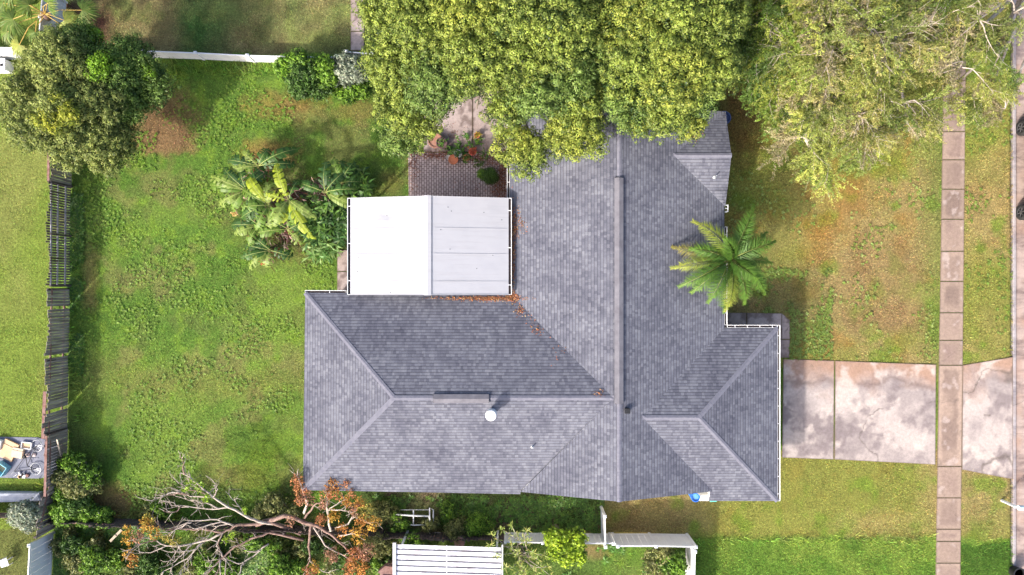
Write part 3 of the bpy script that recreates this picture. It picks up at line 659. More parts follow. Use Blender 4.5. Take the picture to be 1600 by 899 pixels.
tree('broadleaf_tree', 'rounded yellow-green leafy tree overhanging the top end of the roof ridge', (1035,60), B_bl, YG, 7.5, .3, seed=12, sub_r=.50, sub_n=8, ros=6, k=34, size=.20, L=.08, W=.052, gap=.3, fill=1.2)
# left corner tree: dark green on one side, olive and yellow on the other
PE = [((.04,.08,.02),(.15,.24,.045)), ((.06,.09,.026),(.26,.30,.075)), ((.08,.12,.02),(.34,.36,.035)), ((.06,.12,.012),(.20,.36,.02))]
E_bl = [(205,105,40,3.6,0),(238,128,30,3.2,0),(178,125,40,4.0,0),(130,78,34,4.2,0),(100,100,44,4.8,1),(190,160,34,3.4,0),(150,160,40,4.4,1),(232,150,22,2.8,0),(150,60,20,3.8,3),(160,108,18,5,3),(228,110,14,4,3),(92,72,24,4.0,1),
        (66,106,26,4.2,1),(44,150,32,4.4,1),(60,190,40,4.4,1),(100,205,42,4.4,1),(92,165,30,5.2,1),(80,190,18,5.4,2),(110,180,16,5.6,2),(88,148,10,5.8,2),(150,215,36,3.8,1),(182,205,30,3.2,1),(110,240,26,3.2,1),(165,245,24,2.8,1),(195,235,18,2.4,1),(22,175,18,3.6,1)]
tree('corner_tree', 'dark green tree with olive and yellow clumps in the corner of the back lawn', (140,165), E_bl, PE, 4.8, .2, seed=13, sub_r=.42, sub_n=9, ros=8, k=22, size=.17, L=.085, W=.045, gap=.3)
# shrubs
def shrub(name, label, blobs, pal, seed, L=.13, W=.055, cat='shrub', group=None, k=9, **kw):
    kw.setdefault('size', .13); kw.setdefault('ros', 8); kw.setdefault('gap', .4)
    px,py,pr,z,_ = blobs[0]; bp = P(px,py,z); bp.z = 0; root = empty(name, bp, label, cat, group); b = MB(); r = np.random.default_rng(seed)
    for bl in blobs:
        for _ in range(3):
            t2 = P(bl[0]+r.normal()*bl[2]*.3, bl[1]+r.normal()*bl[2]*.3, bl[3]); a = bp+Vector((r.normal()*.08,r.normal()*.08,-.03)); b.tube([a, a.lerp(t2,.5)+Vector((0,0,.15)), t2], [.03,.02,.008], 5)
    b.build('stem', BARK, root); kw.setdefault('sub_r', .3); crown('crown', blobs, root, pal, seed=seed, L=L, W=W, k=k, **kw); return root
GP = [((.045,.10,.018),(.18,.32,.03)), ((.03,.07,.015),(.09,.17,.03)), ((.13,.16,.11),(.32,.36,.26)), ((.12,.22,.02),(.34,.48,.03)), ((.09,.11,.035),(.24,.25,.08))]
shrub('fence_shrub', 'dark green bushy shrub against the top white fence', [(475,118,26,1.3,1),(452,108,18,1.2,0),(505,112,22,1.3,0),(498,138,16,.8,1),(470,140,14,.7,1),(470,95,14,1.6,0)], GP, 21, sub_n=10)
shrub('fence_shrub', 'silvery grey-green bush at the right end of the top white fence', [(545,108,22,1.3,2),(535,122,12,.9,2),(560,115,12,1.0,2)], GP, 22, sub_n=10)
shrub('ground_shrub', 'small bright green plant below the silvery bush', [(560,140,14,.4,0),(545,150,12,.35,0),(528,140,10,.35,0)], GP, 23)
shrub('corner_shrub', 'dense green shrub leaning on the wooden fence near the junk pile', [(115,728,20,.7,0),(138,742,18,.6,0),(120,757,20,.7,4),(98,745,14,1.0,4),(96,765,13,.8,0),(148,757,12,.4,4)], GP, 24, sub_n=9)
shrub('corner_shrub', 'dark low bush at the foot of the wooden fence corner', [(118,785,20,.6,1),(100,800,16,.8,0),(140,800,18,.4,0),(165,806,14,.4,0)], GP, 25, sub_n=9)
shrub('silver_shrub', 'pale sage-green bush beside the brown wood fence at bottom left', [(42,800,17,1.4,2),(30,806,12,1.3,2),(48,815,12,1.1,2)], GP, 26, sub_n=11)
shrub('lime_shrub', 'round lime-green shrub by the lower white fence', [(872,842,15,1.8,3),(897,842,16,1.7,3),(880,862,16,1.9,3),(903,868,11,1.6,3),(864,860,10,1.6,3),(892,853,12,1.9,3)], [(( .12,.2,.02),(.34,.46,.025))]*4, 27, L=.13, W=.08, sub_n=10)
shrub('weedy_shrub', 'reddish green scrub inside the lower white fence corner', [(1030,868,18,.8,4),(1050,880,20,.9,0),(1015,880,14,.6,4),(1035,895,18,.7,4)], GP, 28, gap=.45, sub_n=7)
shrub('patio_shrub', 'small dark green weed growing out of the brick patio', [(764,275,10,.35,1),(755,272,6,.3,0),(772,280,6,.25,1)], GP, 29, L=.09, W=.03, sub_r=.15)
for i,(px,py,rr,z,pi,lb) in enumerate([(700,795,14,.6,0,'green bush right of the white pipe frame'),(715,825,22,.9,4,'olive bush behind the neighbour\'s metal roof, left one'),(742,820,20,.9,0,'green bush beside the olive bush by the metal roof'),
        (672,818,14,.6,4,'small scrubby bush below the white pipe frame'),(595,800,22,.7,4,'brownish green bush left of the white pipe frame'),(620,815,16,.7,0,'green bush under the left end of the white pipe frame'),
        (640,852,20,1.3,0,'vine mound over the top edge of the metal roof'),(590,850,22,1.1,4,'scrubby vine mound left of the metal roof')]):
    shrub('boundary_bush', lb, [(px,py,rr*.75,z*.6,pi),(px+rr*.8,py+4,rr*.45,z*.5,pi),(px-rr*.7,py+3,rr*.45,z*.45,4)], GP, 40+i, gap=.45, sub_n=7, L=.14, W=.035, group='bushes along the lower boundary')
for i,(px,py,rr,z,pi,lb) in enumerate([(250,795,20,.9,0,'feathery green bush above the bare branches'),(430,790,26,1.2,4,'grey-green bush behind the fallen trunk'),(400,845,28,1.2,0,'dense green bush between the lower bare limbs'),
        (330,880,34,1.0,0,'green bush at the bottom edge under the bare branches'),(150,870,36,1.0,0,'green bush right of the bottom left white fence'),(230,885,30,.9,1,'dark green bush under the orange leaf tips'),
        (440,885,30,1.2,0,'leafy green bush below the fallen trunk'),(540,880,26,1.2,1,'dark green bush left of the peach wall'),(110,850,24,1.2,1,'dark bush beside the white fence end'),(590,880,18,1.0,0,'green bush touching the peach wall'),(490,850,24,.9,1,'dark bush beneath the orange clumps')]):
    shrub('overgrown_bush', lb, [(px,py,rr*.6,z*.5,pi),(px+rr*.9,py+6,rr*.45,z*.4,pi),(px-rr*.8,py+6,rr*.45,z*.35,4),(px,py-rr*.5,rr*.35,z*.35,4)], GP, 60+i, gap=.5, sub_n=6, L=.15, W=.05, group='bushes overgrowing the lower corner')

# airy, needle-leaved trees at top right: twigs with fine sprays
def feathery(name, label, base, lobes, ztop, seed, ntwig, cols, r0=.22, group=None):
    r = np.random.default_rng(seed); bp = P(*base); root = empty(name, bp, label, 'tree', group); top = bp+Vector((.3,.2,ztop*.45))
    b = MB(); b.tube([bp-Vector((0,0,.1)), bp.lerp(top,.5)+Vector((.1,0,0)), top], [r0*1.2,r0,r0*.8], 8); b.build('trunk', PALEBARK, root, smooth=True)
    lim = MB(); tw = MB(); LP = []; LD = []; LC = []
    wsum = sum(l[2]**2*l[4] for l in lobes)
    for px,py,pr,z,dens in lobes:
        c = P(px,py,z); rad = pr*(H-z)/F
        mid = top.lerp(c,.5)+Vector((r.normal()*.3,r.normal()*.3,.2)); lim.tube([top,mid,c],[r0*.45,.08,.04],6)
        nb = max(3, int(ntwig*pr**2*dens/wsum/13))
        for ib in range(nb):
            d = rdirs(1,r)[0]; d[2] = d[2]*.6+.1; p0 = np.array(c)+d*rad*.45*r.random()
            out = d*.9+unit((p0-np.array(top))[None])[0]*.5; out[2] = out[2]*.35+.05; out /= np.linalg.norm(out); bl = rad*(.5+.45*r.random()); bp2 = [p0]; dd = out.copy(); turn = r.normal(size=3)*.12*np.array((1,1,.3))
            for j in range(5): dd = dd+turn+np.array((0,0,-.05)); dd /= np.linalg.norm(dd); bp2.append(bp2[-1]+dd*bl/5)
            if r.random() < .45: lim.tube([np.array(c)+(p0-np.array(c))*.2]+bp2, [.035,.03,.025,.02,.015,.011,.007], 4, cap=False)
            cb0 = np.array(cols[r.integers(len(cols))])*(.65+.7*r.random()); bare = r.random() < .05
            for i in range(13):
                f = .1+.9*(i+r.random())/13; i0 = min(4,int(f*5)); p = bp2[i0]+(bp2[i0+1]-bp2[i0])*(f*5-i0); ax = bp2[i0+1]-bp2[i0]; ax /= np.linalg.norm(ax); sd = np.cross(ax,(0,0,1.)); sd /= np.linalg.norm(sd)
                dd = ax*.9+sd*(1 if i%2 else -1)*(.35+.6*r.random())+r.normal(size=3)*.15; ln = (.45+.75*r.random())*(1.2-.35*f); npt = 6; pts = [p]; turn = r.normal(size=3)*.09
                for j in range(npt-1):
                    dd = dd+turn+np.array((0,0,-.09)); dd /= np.linalg.norm(dd); pts.append(pts[-1]+dd*ln/(npt-1))
                if i % 5 == 0 or bare: tw.tube(pts, [.011,.010,.008,.006,.004,.003], 3, cap=False)
                if bare or r.random() < .06: continue
                pts = np.array(pts); m = 62; t2 = r.random(m)**.8*(npt-1); i1 = np.minimum(t2.astype(int),npt-2); f2 = (t2-i1)[:,None]
                q = pts[i1]*(1-f2)+pts[i1+1]*f2; td = unit(pts[i1+1]-pts[i1]); LP.append(q+r.normal(size=(m,3))*.03); LD.append(unit(td*.8+r.normal(size=(m,3))*.6)); LC.append(np.repeat(cb0[None]*(.85+.3*r.random()), m, 0))
    lim.build('limbs', PALEBARK, root); tw.build('twigs', PALEBARK, root)
    p = np.concatenate(LP); d = np.concatenate(LD); cc = np.concatenate(LC); n = len(p)
    V = diamonds(p, d, rdirs(n,r)+np.array((0,0,.8)), .08+.07*r.random(n), .02+.016*r.random(n), .2)
    nmesh('crown', V, 4, jitter(cc, n, r, .25, .1), LEAF, root)
    return root
FC = [(.24,.28,.06),(.34,.36,.08),(.13,.19,.035),(.34,.32,.10),(.21,.25,.06),(.30,.26,.14),(.17,.22,.045),(.27,.30,.07)]
FD = [(.10,.17,.03),(.17,.25,.035),(.07,.12,.025),(.26,.30,.05)]
feathery('feathery_tree', 'dense dark green wispy tree beside the rounded yellow-green tree', (1215,40), [(1190,30,62,5.6,1),(1185,100,42,4.8,.8),(1215,-20,60,5.5,1),(1230,70,60,6.0,1),(1215,140,38,4.6,.8),(1235,190,30,3.8,.7)], 6.5, 71, 1900, FD)
feathery('feathery_tree', 'large olive feathery tree with bare twigs over the front lawn', (1325,75), [(1290,70,72,6.8,1),(1350,40,70,7,.9),(1290,150,60,6.0,.9),(1255,215,44,4.6,.8),(1290,255,36,4.0,.7),(1340,180,58,5.6,.7),(1360,110,60,6.4,.8),(1410,160,55,5.4,.55),(1310,-20,70,6.8,1),(1400,60,60,6.5,.8),(1345,230,36,4.4,.45),(1420,205,36,4.4,.4)], 7, 72, 3700, FC)
feathery('feathery_tree', 'sparse yellowish feathery tree over the sidewalk by the street', (1530,20), [(1470,30,60,6.2,.6),(1530,30,60,6.2,.6),(1560,90,50,5.4,.5),(1500,105,52,5.4,.45),(1460,160,42,4.6,.35),(1545,150,38,4.6,.5),(1500,-30,70,6.2,.6),(1585,20,40,5.4,.6),(1570,170,22,4,.3)], 6.5, 73, 1350, FC)

# ------------------------------------------------------------------ palms
def frond_leaves(base, az, L, el, droop, r, cols, ll=.34, n=70, plume=.5, twist=0):
    """returns rachis points and leaflet quads"""
    pts = []; d = np.array((math.cos(az)*math.cos(el), math.sin(az)*math.cos(el), math.sin(el))); p = np.array(base, float); k = 14
    side = np.array((-math.sin(az), math.cos(az), 0.)); cur = twist
    for i in range(k+1):
        pts.append(p.copy()); d = d+np.array((0,0,-droop/k))*(.4+1.2*i/k)+side*cur/k; d /= np.linalg.norm(d); p = p+d*L/k
    pts = np.array(pts); t2 = np.repeat(np.linspace(.14,1,n),4); sg = np.tile([1,-1,1,-1], n); lay = np.tile([0,0,1,1], n)
    i0 = np.minimum((t2*k).astype(int),k-1); f = (t2*k-i0)[:,None]; q = pts[i0]*(1-f)+pts[i0+1]*f; td = unit(pts[i0+1]-pts[i0])
    s = unit(np.cross(td, np.array((0,0,1.)))); up = np.cross(s, td)
    dd = unit(td*(.55+.5*t2[:,None])+s*sg[:,None]*.95+up*(np.where(lay,plume,-.12))[:,None]+r.normal(size=(len(q),3))*.2)
    ln = ll*(np.sin(np.clip(t2*1.05+.12,0,1)*math.pi)**.5*.75+.3)*(.85+.3*r.random(len(q)))
    V = diamonds(q, dd, up, ln, np.full(len(q), .022)*(.6+.8*r.random(len(q))), .5, .35)
    cc = np.asarray(cols[0])[None]*(1-t2[:,None])+np.asarray(cols[1])[None]*t2[:,None]
    return pts, V, jitter(cc, len(q), r, .25, .08)
pb = P(1121,418,0); palm = empty('feather_palm', pb, 'green feather palm with arching plumes overlapping the right roof edge', 'palm tree')
pc = np.array(P(1140,406,3.6)); r = np.random.default_rng(5)
b = MB(); b.tube([pb-Vector((0,0,.05)), pb+Vector((.02,0,.4)), pb.lerp(Vector(pc),.55), Vector(pc)-Vector((0,0,.3)), Vector(pc)], [.19,.14,.11,.13,.07], 10); b.build('trunk', BARK, palm, smooth=True)
pg = ((.035,.10,.014),(.13,.235,.03)); py_ = ((.08,.15,.02),(.28,.31,.045))
for az, L, el, dr, cs, tw2 in [(118,2.7,.85,1.5,py_,.5),(72,2.6,.6,1.1,pg,-.1),(60,2.2,.3,.8,pg,.2),(30,2.1,.35,1.0,pg,.2),(8,1.9,.25,.8,pg,-.4),(-25,2.3,.75,1.6,pg,-.6),(-55,2.2,.6,1.5,pg,-.5),(-85,2.4,.6,1.5,py_,-.3),
        (-108,2.5,.4,1.4,pg,.5),(-125,2.3,.7,1.6,pg,.2),(-152,2.6,.5,1.2,pg,.0),(-175,2.6,.4,.9,py_,.1),(170,2.6,.3,1.0,((.09,.12,.03),(.25,.22,.06)),-.1),(155,2.0,.7,1.4,pg,.3),(-60,1.6,1.1,1.6,pg,.3),(100,1.5,1.2,1.4,pg,.3),(-140,2.2,.2,1.0,pg,.1),(-35,1.9,.2,.8,pg,.1),(35,2.3,.9,1.9,pg,-.3)]:
    pts, V, cc = frond_leaves(pc, R(az), L*1.08, el, dr*1.05, r, cs, twist=tw2, n=80, ll=.52)
    b = MB(); b.tube(pts, list(np.linspace(.028,.006,len(pts))), 4); fr = b.build('frond', noisy('frond_stem',(.28,.33,.08),(.4,.42,.14),5,.6) if az == 118 else bpy.data.materials['frond_stem'], palm)
    nmesh('leaflets', V, 4, cc, LEAF, fr)
# fan palm, top left corner
fb = P(74,32,0); fan = empty('fan_palm', fb, 'yellow-green fan palm in the top left corner beside the white fence', 'palm tree')
fc = np.array(P(70,22,2.6)); b = MB(); b.tube([fb, (fb+Vector(fc))/2+Vector((.05,0,0)), Vector(fc)], [.2,.17,.16], 10); b.build('trunk', REDBARK, fan, smooth=True)
stemm = noisy('palm_stalk', (.42,.25,.05), (.5,.36,.1), 5, .6)
for tx, ty, rr, cs, z in [(20,30,.85,0,2.9),(30,70,.75,1,2.4),(45,8,.7,0,3.1),(12,50,.7,0,2.3),(48,82,.5,1,1.7),(100,32,.75,1,2.6),(128,16,.8,0,2.6),(110,48,.6,1,1.9),(55,50,.6,0,2.7),(5,5,.8,0,2.6),(75,5,.7,0,3.2),(90,-15,.8,0,2.6),(20,-10,.8,0,2.9),(25,100,.0,0,1)]:
    if rr == 0: continue
    e = np.array(P(tx,ty,z)); d = e-fc; d /= np.linalg.norm(d)
    b = MB(); mid = (fc+e)/2+np.array((0,0,.25)); b.tube([fc,mid,e],[.025,.02,.015],4); fr = b.build('frond', stemm, fan)
    k = 34; n = k*3; a = np.repeat(np.linspace(-2.0,2.0,k),3)+r.normal(size=n)*.03; s = np.cross(d,(0,0,1.)); s /= np.linalg.norm(s); u = np.cross(s,d)
    dd = d[None]*np.cos(a)[:,None]+s[None]*np.sin(a)[:,None]+u[None]*.12+np.array((0,0,-.25)); 
    c0 = np.array(((.10,.17,.025),(.30,.34,.07))[cs]); cc = np.repeat(c0[None], n, 0); cc[::3] = cc[::3]*.6+np.array((.30,.28,.08))*.4
    V = diamonds(np.repeat(e[None],n,0), dd, np.repeat(u[None],n,0)+r.normal(size=(n,3))*.3, rr*(.75+.35*r.random(n)), np.full(n,.055), .22, .45)
    nmesh('fan_blade', V, 4, jitter(cc, n, r, .25, .1), LEAF, fr)

# ------------------------------------------------------------------ banana plants: broad torn leaves on short stems
def paddle(base, az, L, el, droop, w, r, col, tear=.25, fold=.25):
    k = 16; p = np.array(base, float); d = np.array((math.cos(az)*math.cos(el), math.sin(az)*math.cos(el), math.sin(el))); Vs = []; cs = []; pts = [p.copy()]; dirs = []
    for i in range(k): d = d+np.array((0,0,-droop/k)); d = d/np.linalg.norm(d); dirs.append(d); p = p+d*L/k; pts.append(p.copy())
    for i in range(2,k):
        u0, u1 = (i-2)/(k-2), (i-1)/(k-2); d = dirs[i]; s = np.cross(d,(0,0,1.)); s = s/np.linalg.norm(s); up = np.cross(s,d)
        for sg in (-1,1):
            tf = .3+.3*r.random() if r.random() < tear*.6 else 1.
            w0 = tf*w*math.sin(min(1,u0*.9+.08)*math.pi)**.55; w1 = tf*w*math.sin(min(1,u1*.9+.08)*math.pi)**.55; dz = fold*(.6+.8*r.random()); tj = r.normal()*.045*tear*4
            e0 = pts[i]+s*sg*w0-up*w0*dz+d*(w0*.25+tj); e1 = pts[i+1]+s*sg*w1-up*w1*dz+d*(w1*.25+tj)
            m0 = pts[i]+(e0-pts[i])*.5+up*w0*.12; m1 = pts[i+1]+(e1-pts[i+1])*.5+up*w1*.12
            q = [[pts[i],m0,m1,pts[i+1]],[m0,e0,e1,m1]] if sg > 0 else [[pts[i+1],m1,m0,pts[i]],[m1,e1,e0,m0]]
            Vs += q; kk = .75+.5*r.random(); cs += [np.array(col)*kk, np.array(col)*kk*(.9+.2*r.random())]
    return pts, np.array(Vs).reshape(-1,3), np.array(cs)
BG = ((.045,.105,.016),(.11,.19,.025),(.27,.33,.025),(.035,.085,.018),(.17,.235,.045))
STK = noisy('banana_stalk', (.20,.22,.07), (.3,.28,.12), 5, .7)
def banana(px, py, h, leaves, dead, label, seed):
    r = np.random.default_rng(seed); bp = P(px,py,0); root = empty('banana_plant', bp, label, 'banana plant', 'banana plants on the back lawn'); top = np.array((bp.x+r.normal()*.08, bp.y+r.normal()*.08, h)); top[:2] *= (H-h)/H
    b = MB(); b.tube([bp-Vector((0,0,.03)), (bp+Vector(top))/2, Vector(top)], [.13,.11,.06], 9); b.build('stem', STK, root, smooth=True)
    for az, L, ci in leaves:
        pts, V, cc = paddle(top, R(az+r.normal()*5), L*(1.05+.35*r.random()), .75+.25*r.random(), 1.7+.5*r.random(), (.24+.08*r.random()), r, BG[ci], .15+.5*r.random())
        m = MB(); m.tube(pts, list(np.linspace(.016,.003,len(pts))), 4); l0 = m.build('midrib', bpy.data.materials['frond_stem'], root); nmesh('leaf', V, 4, cc, LEAF, l0)
    n = dead*90; 
    if n:
        cen = np.array(bp)[None]+r.normal(size=(n,3))*np.array((.30,.24,0))+np.array((0,0,.25+.0))+np.array((0,0,1))*r.random((n,1))*h*.45
        d = unit(np.array((.9,-.5,-.1))[None]*.8+r.normal(size=(n,3))*np.array((.6,.6,.2))); cc = np.array(((.09,.05,.045),(.20,.12,.10),(.34,.24,.20),(.13,.04,.03)))[r.integers(4,size=n)]
        nmesh('dead_leaves', diamonds(cen,d,np.array((0,0,1.))[None]+r.normal(size=(n,3))*.5,.25+.5*r.random(n),.025+.05*r.random(n),.15),4,jitter(cc,n,r),DRY,root)
banana(385,300,1.9,[(175,1.7,1),(150,1.6,4),(130,1.6,3),(200,1.4,4),(65,1.6,0),(35,1.3,3),(235,1.3,1),(105,1.2,0),(300,1.0,0)],2,'banana plant with leaves fanning left, at the upper left of the clump',81)
banana(400,262,1.8,[(20,1.8,0),(5,1.4,3),(165,1.4,3),(140,1.1,4),(60,1.0,0),(190,1.5,4)],1,'dark-leaved banana plant at the top of the clump',82)
banana(425,320,2.1,[(150,1.5,1),(125,1.9,2),(240,1.4,1),(210,1.4,0),(270,1.2,4),(190,1.2,1),(90,1.1,4)],2,'banana plant with a long bright leaf near the middle of the clump',83)
banana(455,312,2.3,[(120,1.9,2),(310,2.1,2),(330,1.7,4),(285,1.3,1),(215,1.4,1),(175,1.1,2),(260,1.2,2),(60,1.2,0),(235,1.3,4)],3,'tall banana plant with yellow-green leaves and a shaggy brown skirt',84)
banana(505,298,1.9,[(10,1.5,0),(-30,1.7,4),(45,1.4,3),(80,1.3,3),(160,1.2,0),(-5,1.1,1)],3,'banana plant with torn leaves and brown dead fronds toward the white roof',85)
banana(410,352,1.5,[(175,1.5,3),(200,1.3,4),(95,1.6,3),(140,1.2,0),(240,1.0,1),(-20,.9,0)],1,'drooping banana plant at the lower left of the clump',86)
banana(450,358,1.4,[(185,1.6,1),(160,1.3,0),(90,1.1,1),(20,.9,0),(-50,1.0,4)],3,'low banana plant with reddish dead leaves at its base',87)
banana(425,390,1.2,[(200,1.3,0),(225,1.4,4),(165,1.2,3),(140,1.1,0),(-15,1.0,3),(250,.8,4)],1,'smallest banana plant at the bottom of the clump',88)
banana(535,285,1.7,[(85,1.3,0),(60,1.2,0),(110,1.0,1),(10,.9,0),(160,1.0,3)],0,'banana plant with upright green leaf at the right of the clump',89)
# broad-leaved ginger clumps between the bananas and the patio cover
def lance(name, label, px, py, rad, h, n, L, W, cols, seed, cat='leafy plant'):
    r = np.random.default_rng(seed); bp = P(px,py,0); root = empty(name, bp, label, cat); ns = n//9; st = MB(); LP=[];LD=[];LC=[]; s0 = rad*H/F
    for i in range(ns):
        a = r.random()*6.28; q = s0*math.sqrt(r.random()); x, y = bp.x+q*math.cos(a), bp.y+q*math.sin(a); hh = h*(.6+.6*r.random()); lean = np.array((math.cos(a),math.sin(a)))*.3*q/s0
        st.tube([(x,y,-.02),(x+lean[0]*.5,y+lean[1]*.5,hh*.6),(x+lean[0],y+lean[1],hh)], [.014,.011,.006],4,cap=False)
        c0 = np.array(cols[r.integers(len(cols))])
        for j in range(9):
            f = .35+.65*j/8; LP.append((x+lean[0]*f,y+lean[1]*f,hh*f)); b2 = a+j*2.4+r.normal()*.4; LD.append((math.cos(b2),math.sin(b2),.35+.3*r.normal())); LC.append(c0)
    st.build('stem', bpy.data.materials['frond_stem'], root); m = len(LP); LP=np.array(LP); LD=np.array(LD); LC=np.array(LC)
    V = diamonds(LP,LD,np.array((0,0,1.))[None]+r.normal(size=(m,3))*.35,L*(.6+.7*r.random(m)),W*(.7+.6*r.random(m)),.3,.5); nmesh('leaves',V,4,jitter(LC,m,r,.3,.1),LEAF,root); return root
G1 = [(.035,.085,.02),(.06,.13,.025),(.10,.20,.03)]; G2 = [(.05,.12,.03),(.12,.24,.05),(.20,.32,.09)]
lance('ginger_plant','dark glossy leafy clump at the corner of the white patio cover',552,298,24,1.0,420,.38,.15,G1,91)
lance('ginger_plant','bright striped leafy clump beside the left gutter of the patio cover',510,365,32,.9,620,.42,.10,G2,92)
lance('ginger_plant','green leafy clump hugging the side of the patio cover',528,340,24,1.1,480,.36,.11,G1,93)
lance('ginger_plant','dense green leafy clump at the heart of the banana bed',495,340,24,1.1,420,.34,.11,G1,94)
lance('vine_plant','creeping green vine with small leaves between patio and flower pots',722,236,14,.3,200,.13,.07,[(.06,.16,.02),(.1,.22,.03)],95)
lance('vine_plant','green vine beside the red flower pot leading up the concrete',738,222,8,.3,110,.12,.07,[(.06,.16,.02),(.1,.22,.03)],96)
lance('vine_plant','trailing vine over the brown mulch at the patio edge',757,250,10,.3,110,.13,.05,[(.04,.09,.02),(.08,.14,.03)],97)
# flowers: small torn red and yellow blooms near the bananas
for px,py,cl,lb in [(392,375,(.55,.10,.08),'red bloom near the left edge of the banana bed'),(412,410,(.55,.08,.05),'bright red bloom at the bottom of the banana bed'),(366,335,(.6,.42,.15),'cream and yellow bloom at the left of the banana bed'),(566,290,(.6,.16,.03),'orange bloom in the dark leafy clump'),(378,352,(.4,.15,.08),'pale pink bloom beside the banana bed')]:
    v = P(px,py,.55); root = empty('flower', (v.x,v.y,0), lb, 'flower', 'blooms round the banana bed'); MB().tube([(v.x,v.y,-.02),(v.x,v.y,.5)],.012,4).build('stem', bpy.data.materials['frond_stem'], root)
    n = 60; nmesh('petals', diamonds(np.array(v)[None]+r.normal(size=(n,3))*.07,rdirs(n,r)*np.array((1,1,.4)),np.array((0,0,1.))[None]+r.normal(size=(n,3))*.5,.06+.07*r.random(n),.03+.02*r.random(n),.2),4,jitter(np.repeat(np.array(cl)[None],n,0),n,r),LEAF,root)

# ------------------------------------------------------------------ fallen, half-dead tree at lower left
dead = empty('fallen_tree', P(430,822), 'toppled leafless tree with pale branches and orange dry leaf clusters', 'tree')
BR = [([(400,820,.9),(444,806,1.3),(471,815,1.5),(495,822,1.6),(517,835,1.6),(537,853,1.5),(560,878,1.3)],.13,1),
 ([(445,822,.7),(403,815,1.5),(386,808,1.8),(357,793,2.0),(333,777,2.2),(313,760,2.3),(297,746,2.4),(282,739,2.5)],.08,0),
 ([(357,793,2.0),(333,796,2.0),(302,793,2.1),(268,790,2.2)],.045,0),([(333,777,2.2),(297,776,2.2),(273,764,2.3)],.045,0),([(333,777,2.2),(340,765,2.3),(338,757,2.4)],.03,0),
 ([(470,835,.5),(419,815,1.2),(390,820,1.3),(366,822,1.3),(348,833,1.4),(315,826,1.5),(284,827,1.5),(255,828,1.6),(243,815,1.7),(238,803,1.8)],.09,1),
 ([(348,833,1.4),(315,846,1.5),(284,853,1.6),(260,853,1.7),(237,842,1.8),(216,840,1.9)],.06,0),([(260,853,1.7),(235,864,1.7),(211,865,1.8)],.03,0),
 ([(315,848,1.5),(293,873,1.6),(255,893,1.7)],.045,0),([(480,845,.4),(419,832,1.0),(392,842,1.2),(366,855,1.3),(344,875,1.4),(322,900,1.5)],.08,1),([(344,875,1.4),(344,905,1.5)],.05,0),
 ([(475,802,1.4),(480,786,2.0),(473,766,2.5),(464,744,2.9),(466,733,3.0)],.07,0),([(475,812,1.4),(490,790,1.9),(505,782,2.2),(517,785,2.4)],.055,1),
 ([(517,830,1.6),(511,797,2.3),(511,777,2.6),(522,760,2.8)],.06,0),([(511,797,2.3),(533,797,2.5),(548,801,2.6)],.035,0),([(515,795,2.3),(530,785,2.5),(542,780,2.7)],.03,0),
 ([(524,826,1.6),(544,819,2.0),(550,808,2.2),(566,813,2.2),(580,817,2.2)],.045,0),([(530,838,1.6),(552,834,1.8),(570,845,1.9)],.035,0),
 ([(490,824,1.5),(508,853,1.4),(533,866,1.4),(550,878,1.4)],.05,0),([(486,820,1.5),(482,855,1.2),(484,877,1.2),(473,900,1.2)],.07,1),([(484,877,1.2),(500,890,1.3),(520,900,1.4)],.035,0),
 ([(420,850,.8),(395,870,1.0),(372,882,1.1)],.05,0),([(350,830,1.4),(340,850,1.3),(346,870,1.2)],.04,1),([(366,822,1.3),(340,812,1.7),(305,814,1.9),(280,822,2)],.05,0)]
r = np.random.default_rng(33)
BASE = list(BR)
for pts, rad, mi in BASE:
    if rad < .04 or max(p[0] for p in pts) > 465: continue
    for _ in range(3):
        j = r.integers(1, len(pts)); p0 = np.array(pts[j-1])+(np.array(pts[j])-np.array(pts[j-1]))*r.random(); d = np.array(pts[j][:2])-np.array(pts[j-1][:2]); d = d/np.linalg.norm(d); a = (r.random()-.5)*1.9; d = np.array((d[0]*math.cos(a)-d[1]*math.sin(a), d[0]*math.sin(a)+d[1]*math.cos(a)))
        n = r.integers(3,5); q = [tuple(p0)]
        for k_ in range(n): d = d+r.normal(size=2)*.3; d /= np.linalg.norm(d); st_ = 9+9*r.random(); q.append((q[-1][0]+d[0]*st_, q[-1][1]+d[1]*st_, q[-1][2]+.07*r.normal()+.06))
        BR.append((q, .028+.012*r.random(), 0 if r.random() < .75 else 1))
tr = {0:MB(),1:MB()}; tips = []
for pts, rad, mi in BR:
    W3 = [np.array(P(*p)) for p in pts]; fine = []
    for a, c2 in zip(W3[:-1], W3[1:]):
        for j in range(3): fine.append(a+(c2-a)*j/3+r.normal(size=3)*.025*(j > 0))
    fine.append(W3[-1]); rads = rad*np.linspace(1,.25,len(fine)) if rad < .15 else rad*np.linspace(1,.6,len(fine)); tr[mi].tube(fine, list(rads), 7)
    m = len(fine)
    for j in range(m//3, m):      # side twigs
        if r.random() < .8:
            d = fine[min(j+1,m-1)]-fine[j-1]; d /= np.linalg.norm(d); d = d*.8+r.normal(size=3)*.55; q = fine[j]; tp = [q]; ln = .25+.5*r.random()
            for s_ in range(4): d = d/np.linalg.norm(d)+r.normal(size=3)*.22; q = q+d/np.linalg.norm(d)*ln/4; tp.append(q)
            tr[0].tube(tp, [.02,.015,.011,.008,.005], 4)
            if r.random() < .5: e = tp[2]; tr[0].tube([e,e+(tp[3]-e)+r.normal(size=3)*.12,e+(tp[4]-e)+r.normal(size=3)*.25],[.011,.008,.004],4)
tr[1].build('trunk', REDBARK, dead, smooth=True); tr[0].build('branches', PALEBARK, dead, smooth=True)
OR = [(.40,.17,.075),(.48,.22,.06),(.36,.19,.12),(.52,.30,.06)]
cen = []
